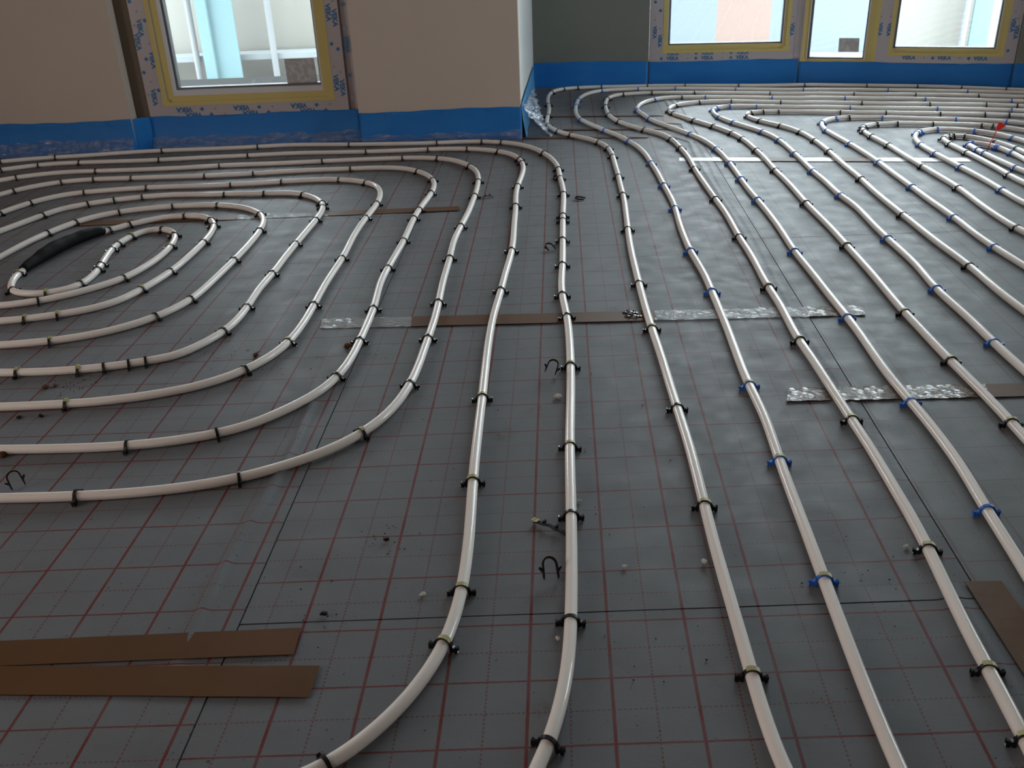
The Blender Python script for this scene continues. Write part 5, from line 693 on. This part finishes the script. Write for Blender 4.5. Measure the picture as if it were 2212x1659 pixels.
# ------------------------------------------------------------------ crumbs
def crumb(x, y, s, mat, label, flat=.6, seed=0):
    r_ = random.Random(seed); bm = bmesh.new(); bmesh.ops.create_icosphere(bm, subdivisions=2, radius=1)
    k = [r_.uniform(-3, 3) for _ in range(6)]
    for v in bm.verts:
        f = 1+.28*math.sin(v.co.x*3+k[0])*math.sin(v.co.y*3+k[1])+.18*math.sin(v.co.z*5+k[2]+v.co.x*4)
        v.co = Vector((v.co.x*s*f*1.2, v.co.y*s*f, (v.co.z*flat*f)*s))
    zm = min(v.co.z for v in bm.verts)
    for v in bm.verts: v.co.z -= zm
    o = obj('plaster_crumb', bm, mat, None, False); o.location = (x, y, .0012); o.rotation_euler = (0, 0, r_.uniform(0, 6))
    return tag(o, label, 'crumb', 'loose crumbs on the floor')
for c in ((-.9912, .143, .0065, 'brown_debris', 'largest brown crumb at the left edge between two pipes'),
          (-.975, .150, .0045, 'brown_debris', 'smaller brown crumb beside the largest one at the left edge'),
          (-.4003, .2864, .008, 'brown_debris', 'brown crumb beside the fourth left spiral pipe just above the middle tape'),
          (-.5935, .2614, .0055, 'brown_debris', 'brown crumb left of the fifth left spiral pipe'),
          (-.9525, -.1228, .0085, 'brown_debris', 'brown chip at the very left edge under a pipe'),
          (.039, .021, .0058, 'white_debris', 'white plaster crumb below the upper loose clip'),
          (.2162, -.4917, .0042, 'white_debris', 'white plaster crumb left of the first right pipe'),
          (.1041, -.4957, .0030, 'white_debris', 'tiny white crumb midway between the outermost left and first right pipe'),
          (.0519, -.329, .0030, 'white_debris', 'tiny white crumb just right of the outermost left spiral pipe'),
          (.5071, -.4736, .0032, 'white_debris', 'small white crumb left of the third right pipe'),
          (.002, -.6364, .0030, 'white_debris', 'tiny pale crumb beside the outermost left pipe near the bottom'),
          (-.1771, -.5402, .0034, 'white_debris', 'small white crumb left of the second outermost left pipe'),
          (-.241, -.4136, .0040, 'dark_debris', 'dark crumb on the sheet right of the black seam'),
          (-.3072, -.5737, .0040, 'dark_debris', 'dark crumb close to the end of the upper brown tape'),
          (-.988, .018, .0042, 'dark_debris', 'dark crumb at the left edge in front of the seventh pipe'),
          (-.947, .020, .0045, 'dark_debris', 'dark crumb at the left, the right one of a pair')):
    crumb(c[0], c[1], c[2], c[3], c[4], seed=int(abs(c[0])*1e4))
rr = random.Random(3); bmd = bmesh.new(); bmw = bmesh.new()
def speck(bm, x, y, s):
    a = rr.uniform(0, 6); z = .0012
    vs = [bm.verts.new((x+s*math.cos(a+k*2.1)*rr.uniform(.6, 1.2), y+s*math.sin(a+k*2.1)*rr.uniform(.6, 1.2), z)) for k in range(3)]
    t = bm.verts.new((x, y, z+s*rr.uniform(.6, 1)))
    for q in range(3): bm.faces.new((vs[q], vs[(q+1) % 3], t))
    bm.faces.new(vs[::-1])
for cx, cy, sp, n in ((-.93, .165, .03, 45), (-.62, .27, .05, 40), (-.35, .27, .05, 25), (-.24, -.41, .03, 25), (-.33, -.56, .05, 20), (.44, -.56, .04, 16), (-.75, 1.45, .08, 20), (-1.1, .9, .1, 20), (.1, -.68, .05, 16), (0, 0, .2, 30)):
    for _ in range(n): speck(bmd, rr.gauss(cx, sp), rr.gauss(cy, sp), rr.uniform(.0008, .0022))
for _ in range(170): speck(bmd, rr.uniform(-1.5, 1.3), rr.uniform(-.8, 1.9), rr.uniform(.0007, .0017))
for _ in range(60): speck(bmw, rr.uniform(-1.3, 1.2), rr.uniform(-.8, 1.9), rr.uniform(.0007, .0013))
tag(obj('dark_grit', bmd, 'dark_debris'), 'tiny dark grit and plaster dust scattered over the floor', 'grit', kind='stuff')
tag(obj('pale_grit', bmw, 'white_debris'), 'tiny white plaster specks scattered over the floor', 'grit', kind='stuff')

# ------------------------------------------------------------------ outside the windows
simple('outdoor_ground', (.74, .74, .74), .95, .2); simple('facade_cream', (.475, .47, .45), .95, .1); simple('facade_peach', (.50, .435, .41), .95, .1)
simple('facade_blue', (.43, .465, .50), .95, .1); simple('teal_net', (.385, .47, .485), .9, .1); simple('steel', (.45, .46, .465), .8, .1); simple('plank', (.45, .47, .475), .9, .2)
bm = bmesh.new(); box(bm, -14, 14, 3.9, 16, -.5, -.35); tag(obj('ground', bm, 'outdoor_ground'), kind='structure')
def outer(name, lab, cat, x0, x1, y0, y1, z0, z1, mat, group=None):
    e = empty(name, ((x0+x1)/2, (y0+y1)/2, z0)); tag(e, lab, cat, group)
    return e
def cut_facade(x0, x1, mat, lab):  # facades opposite, cut low so that sky light passes over them
    bm = bmesh.new(); box(bm, x0, x1, 6.2, 6.4, -.36, .9); box(bm, x0-.0, x1, 6.17, 6.43, .9, .96)
    tag(obj('low_facade', bm, mat), lab, 'low-cut facade', 'low-cut facades outside the windows')
cut_facade(-6, -1.2, 'facade_cream', 'pale cream low-cut facade outside the left window')
cut_facade(-1.2, 1.6, 'facade_blue', 'pale bluish low-cut facade seen through the left half of the leftmost far window')
cut_facade(1.6, 2.02, 'facade_peach', 'pale peach coloured low-cut facade section seen through the leftmost far window')
cut_facade(2.02, 3.0, 'facade_blue', 'pale bluish low-cut facade outside the middle far window')
cut_facade(3.0, 7, 'facade_cream', 'pale low-cut facade outside the rightmost far window')
bm = bmesh.new(); box(bm, -2.30, -2.04, 5.86, 5.88, -.34, 2.4); box(bm, -2.30, -2.22, 5.82, 5.86, -.34, 2.4); tag(obj('scaffold_net', bm, 'teal_net'), 'teal debris net hanging outside the left window', 'net')
for x0, lb in ((-2.39, 'grey scaffold pole left of the teal net outside the left window'), (-1.80, 'grey scaffold pole right of the teal net outside the left window'), (3.42, 'pale grey pole outside the rightmost far window')):
    bm = bmesh.new(); tube(bm, [Vector((x0, 5.95, -.35)), Vector((x0, 5.95, 2.6))], .024, 12); box(bm, x0-.07, x0+.07, 5.88, 6.02, -.352, -.34); tag(obj('scaffold_pole', bm, 'steel', smooth=False), lb, 'pole', 'scaffold poles outside')
bm = bmesh.new()  # unseen deck added to cut the sky light through the left window
for k in range(5): box(bm, -3.4, -.66, 2.78+k*.30, 3.06+k*.30, 1.62, 1.66)
for x in (-3.3, -.74):
    for y in (2.9, 4.1): box(bm, x-.025, x+.025, y-.025, y+.025, -.35, 1.62)
tag(obj('sky_blocking_deck', bm, 'plank'), 'added unseen deck of grey boards blocking sky light above the left window', 'scaffold')
bm = bmesh.new(); box(bm, -3.4, -1.3, 5.97, 6.17, -.14, -.10)
for x in (-3.2, -2.9, -1.4): box(bm, x-.03, x+.03, 6.0, 6.1, -.35, -.14)
tag(obj('scaffold_board', bm, 'plank'), 'grey scaffold board low outside the left window', 'board')
bm = bmesh.new(); box(bm, 3.50, 3.64, 6.0, 6.02, -.34, .25); tag(obj('scaffold_net', bm, 'teal_net'), 'short teal net piece outside the rightmost far window', 'net')
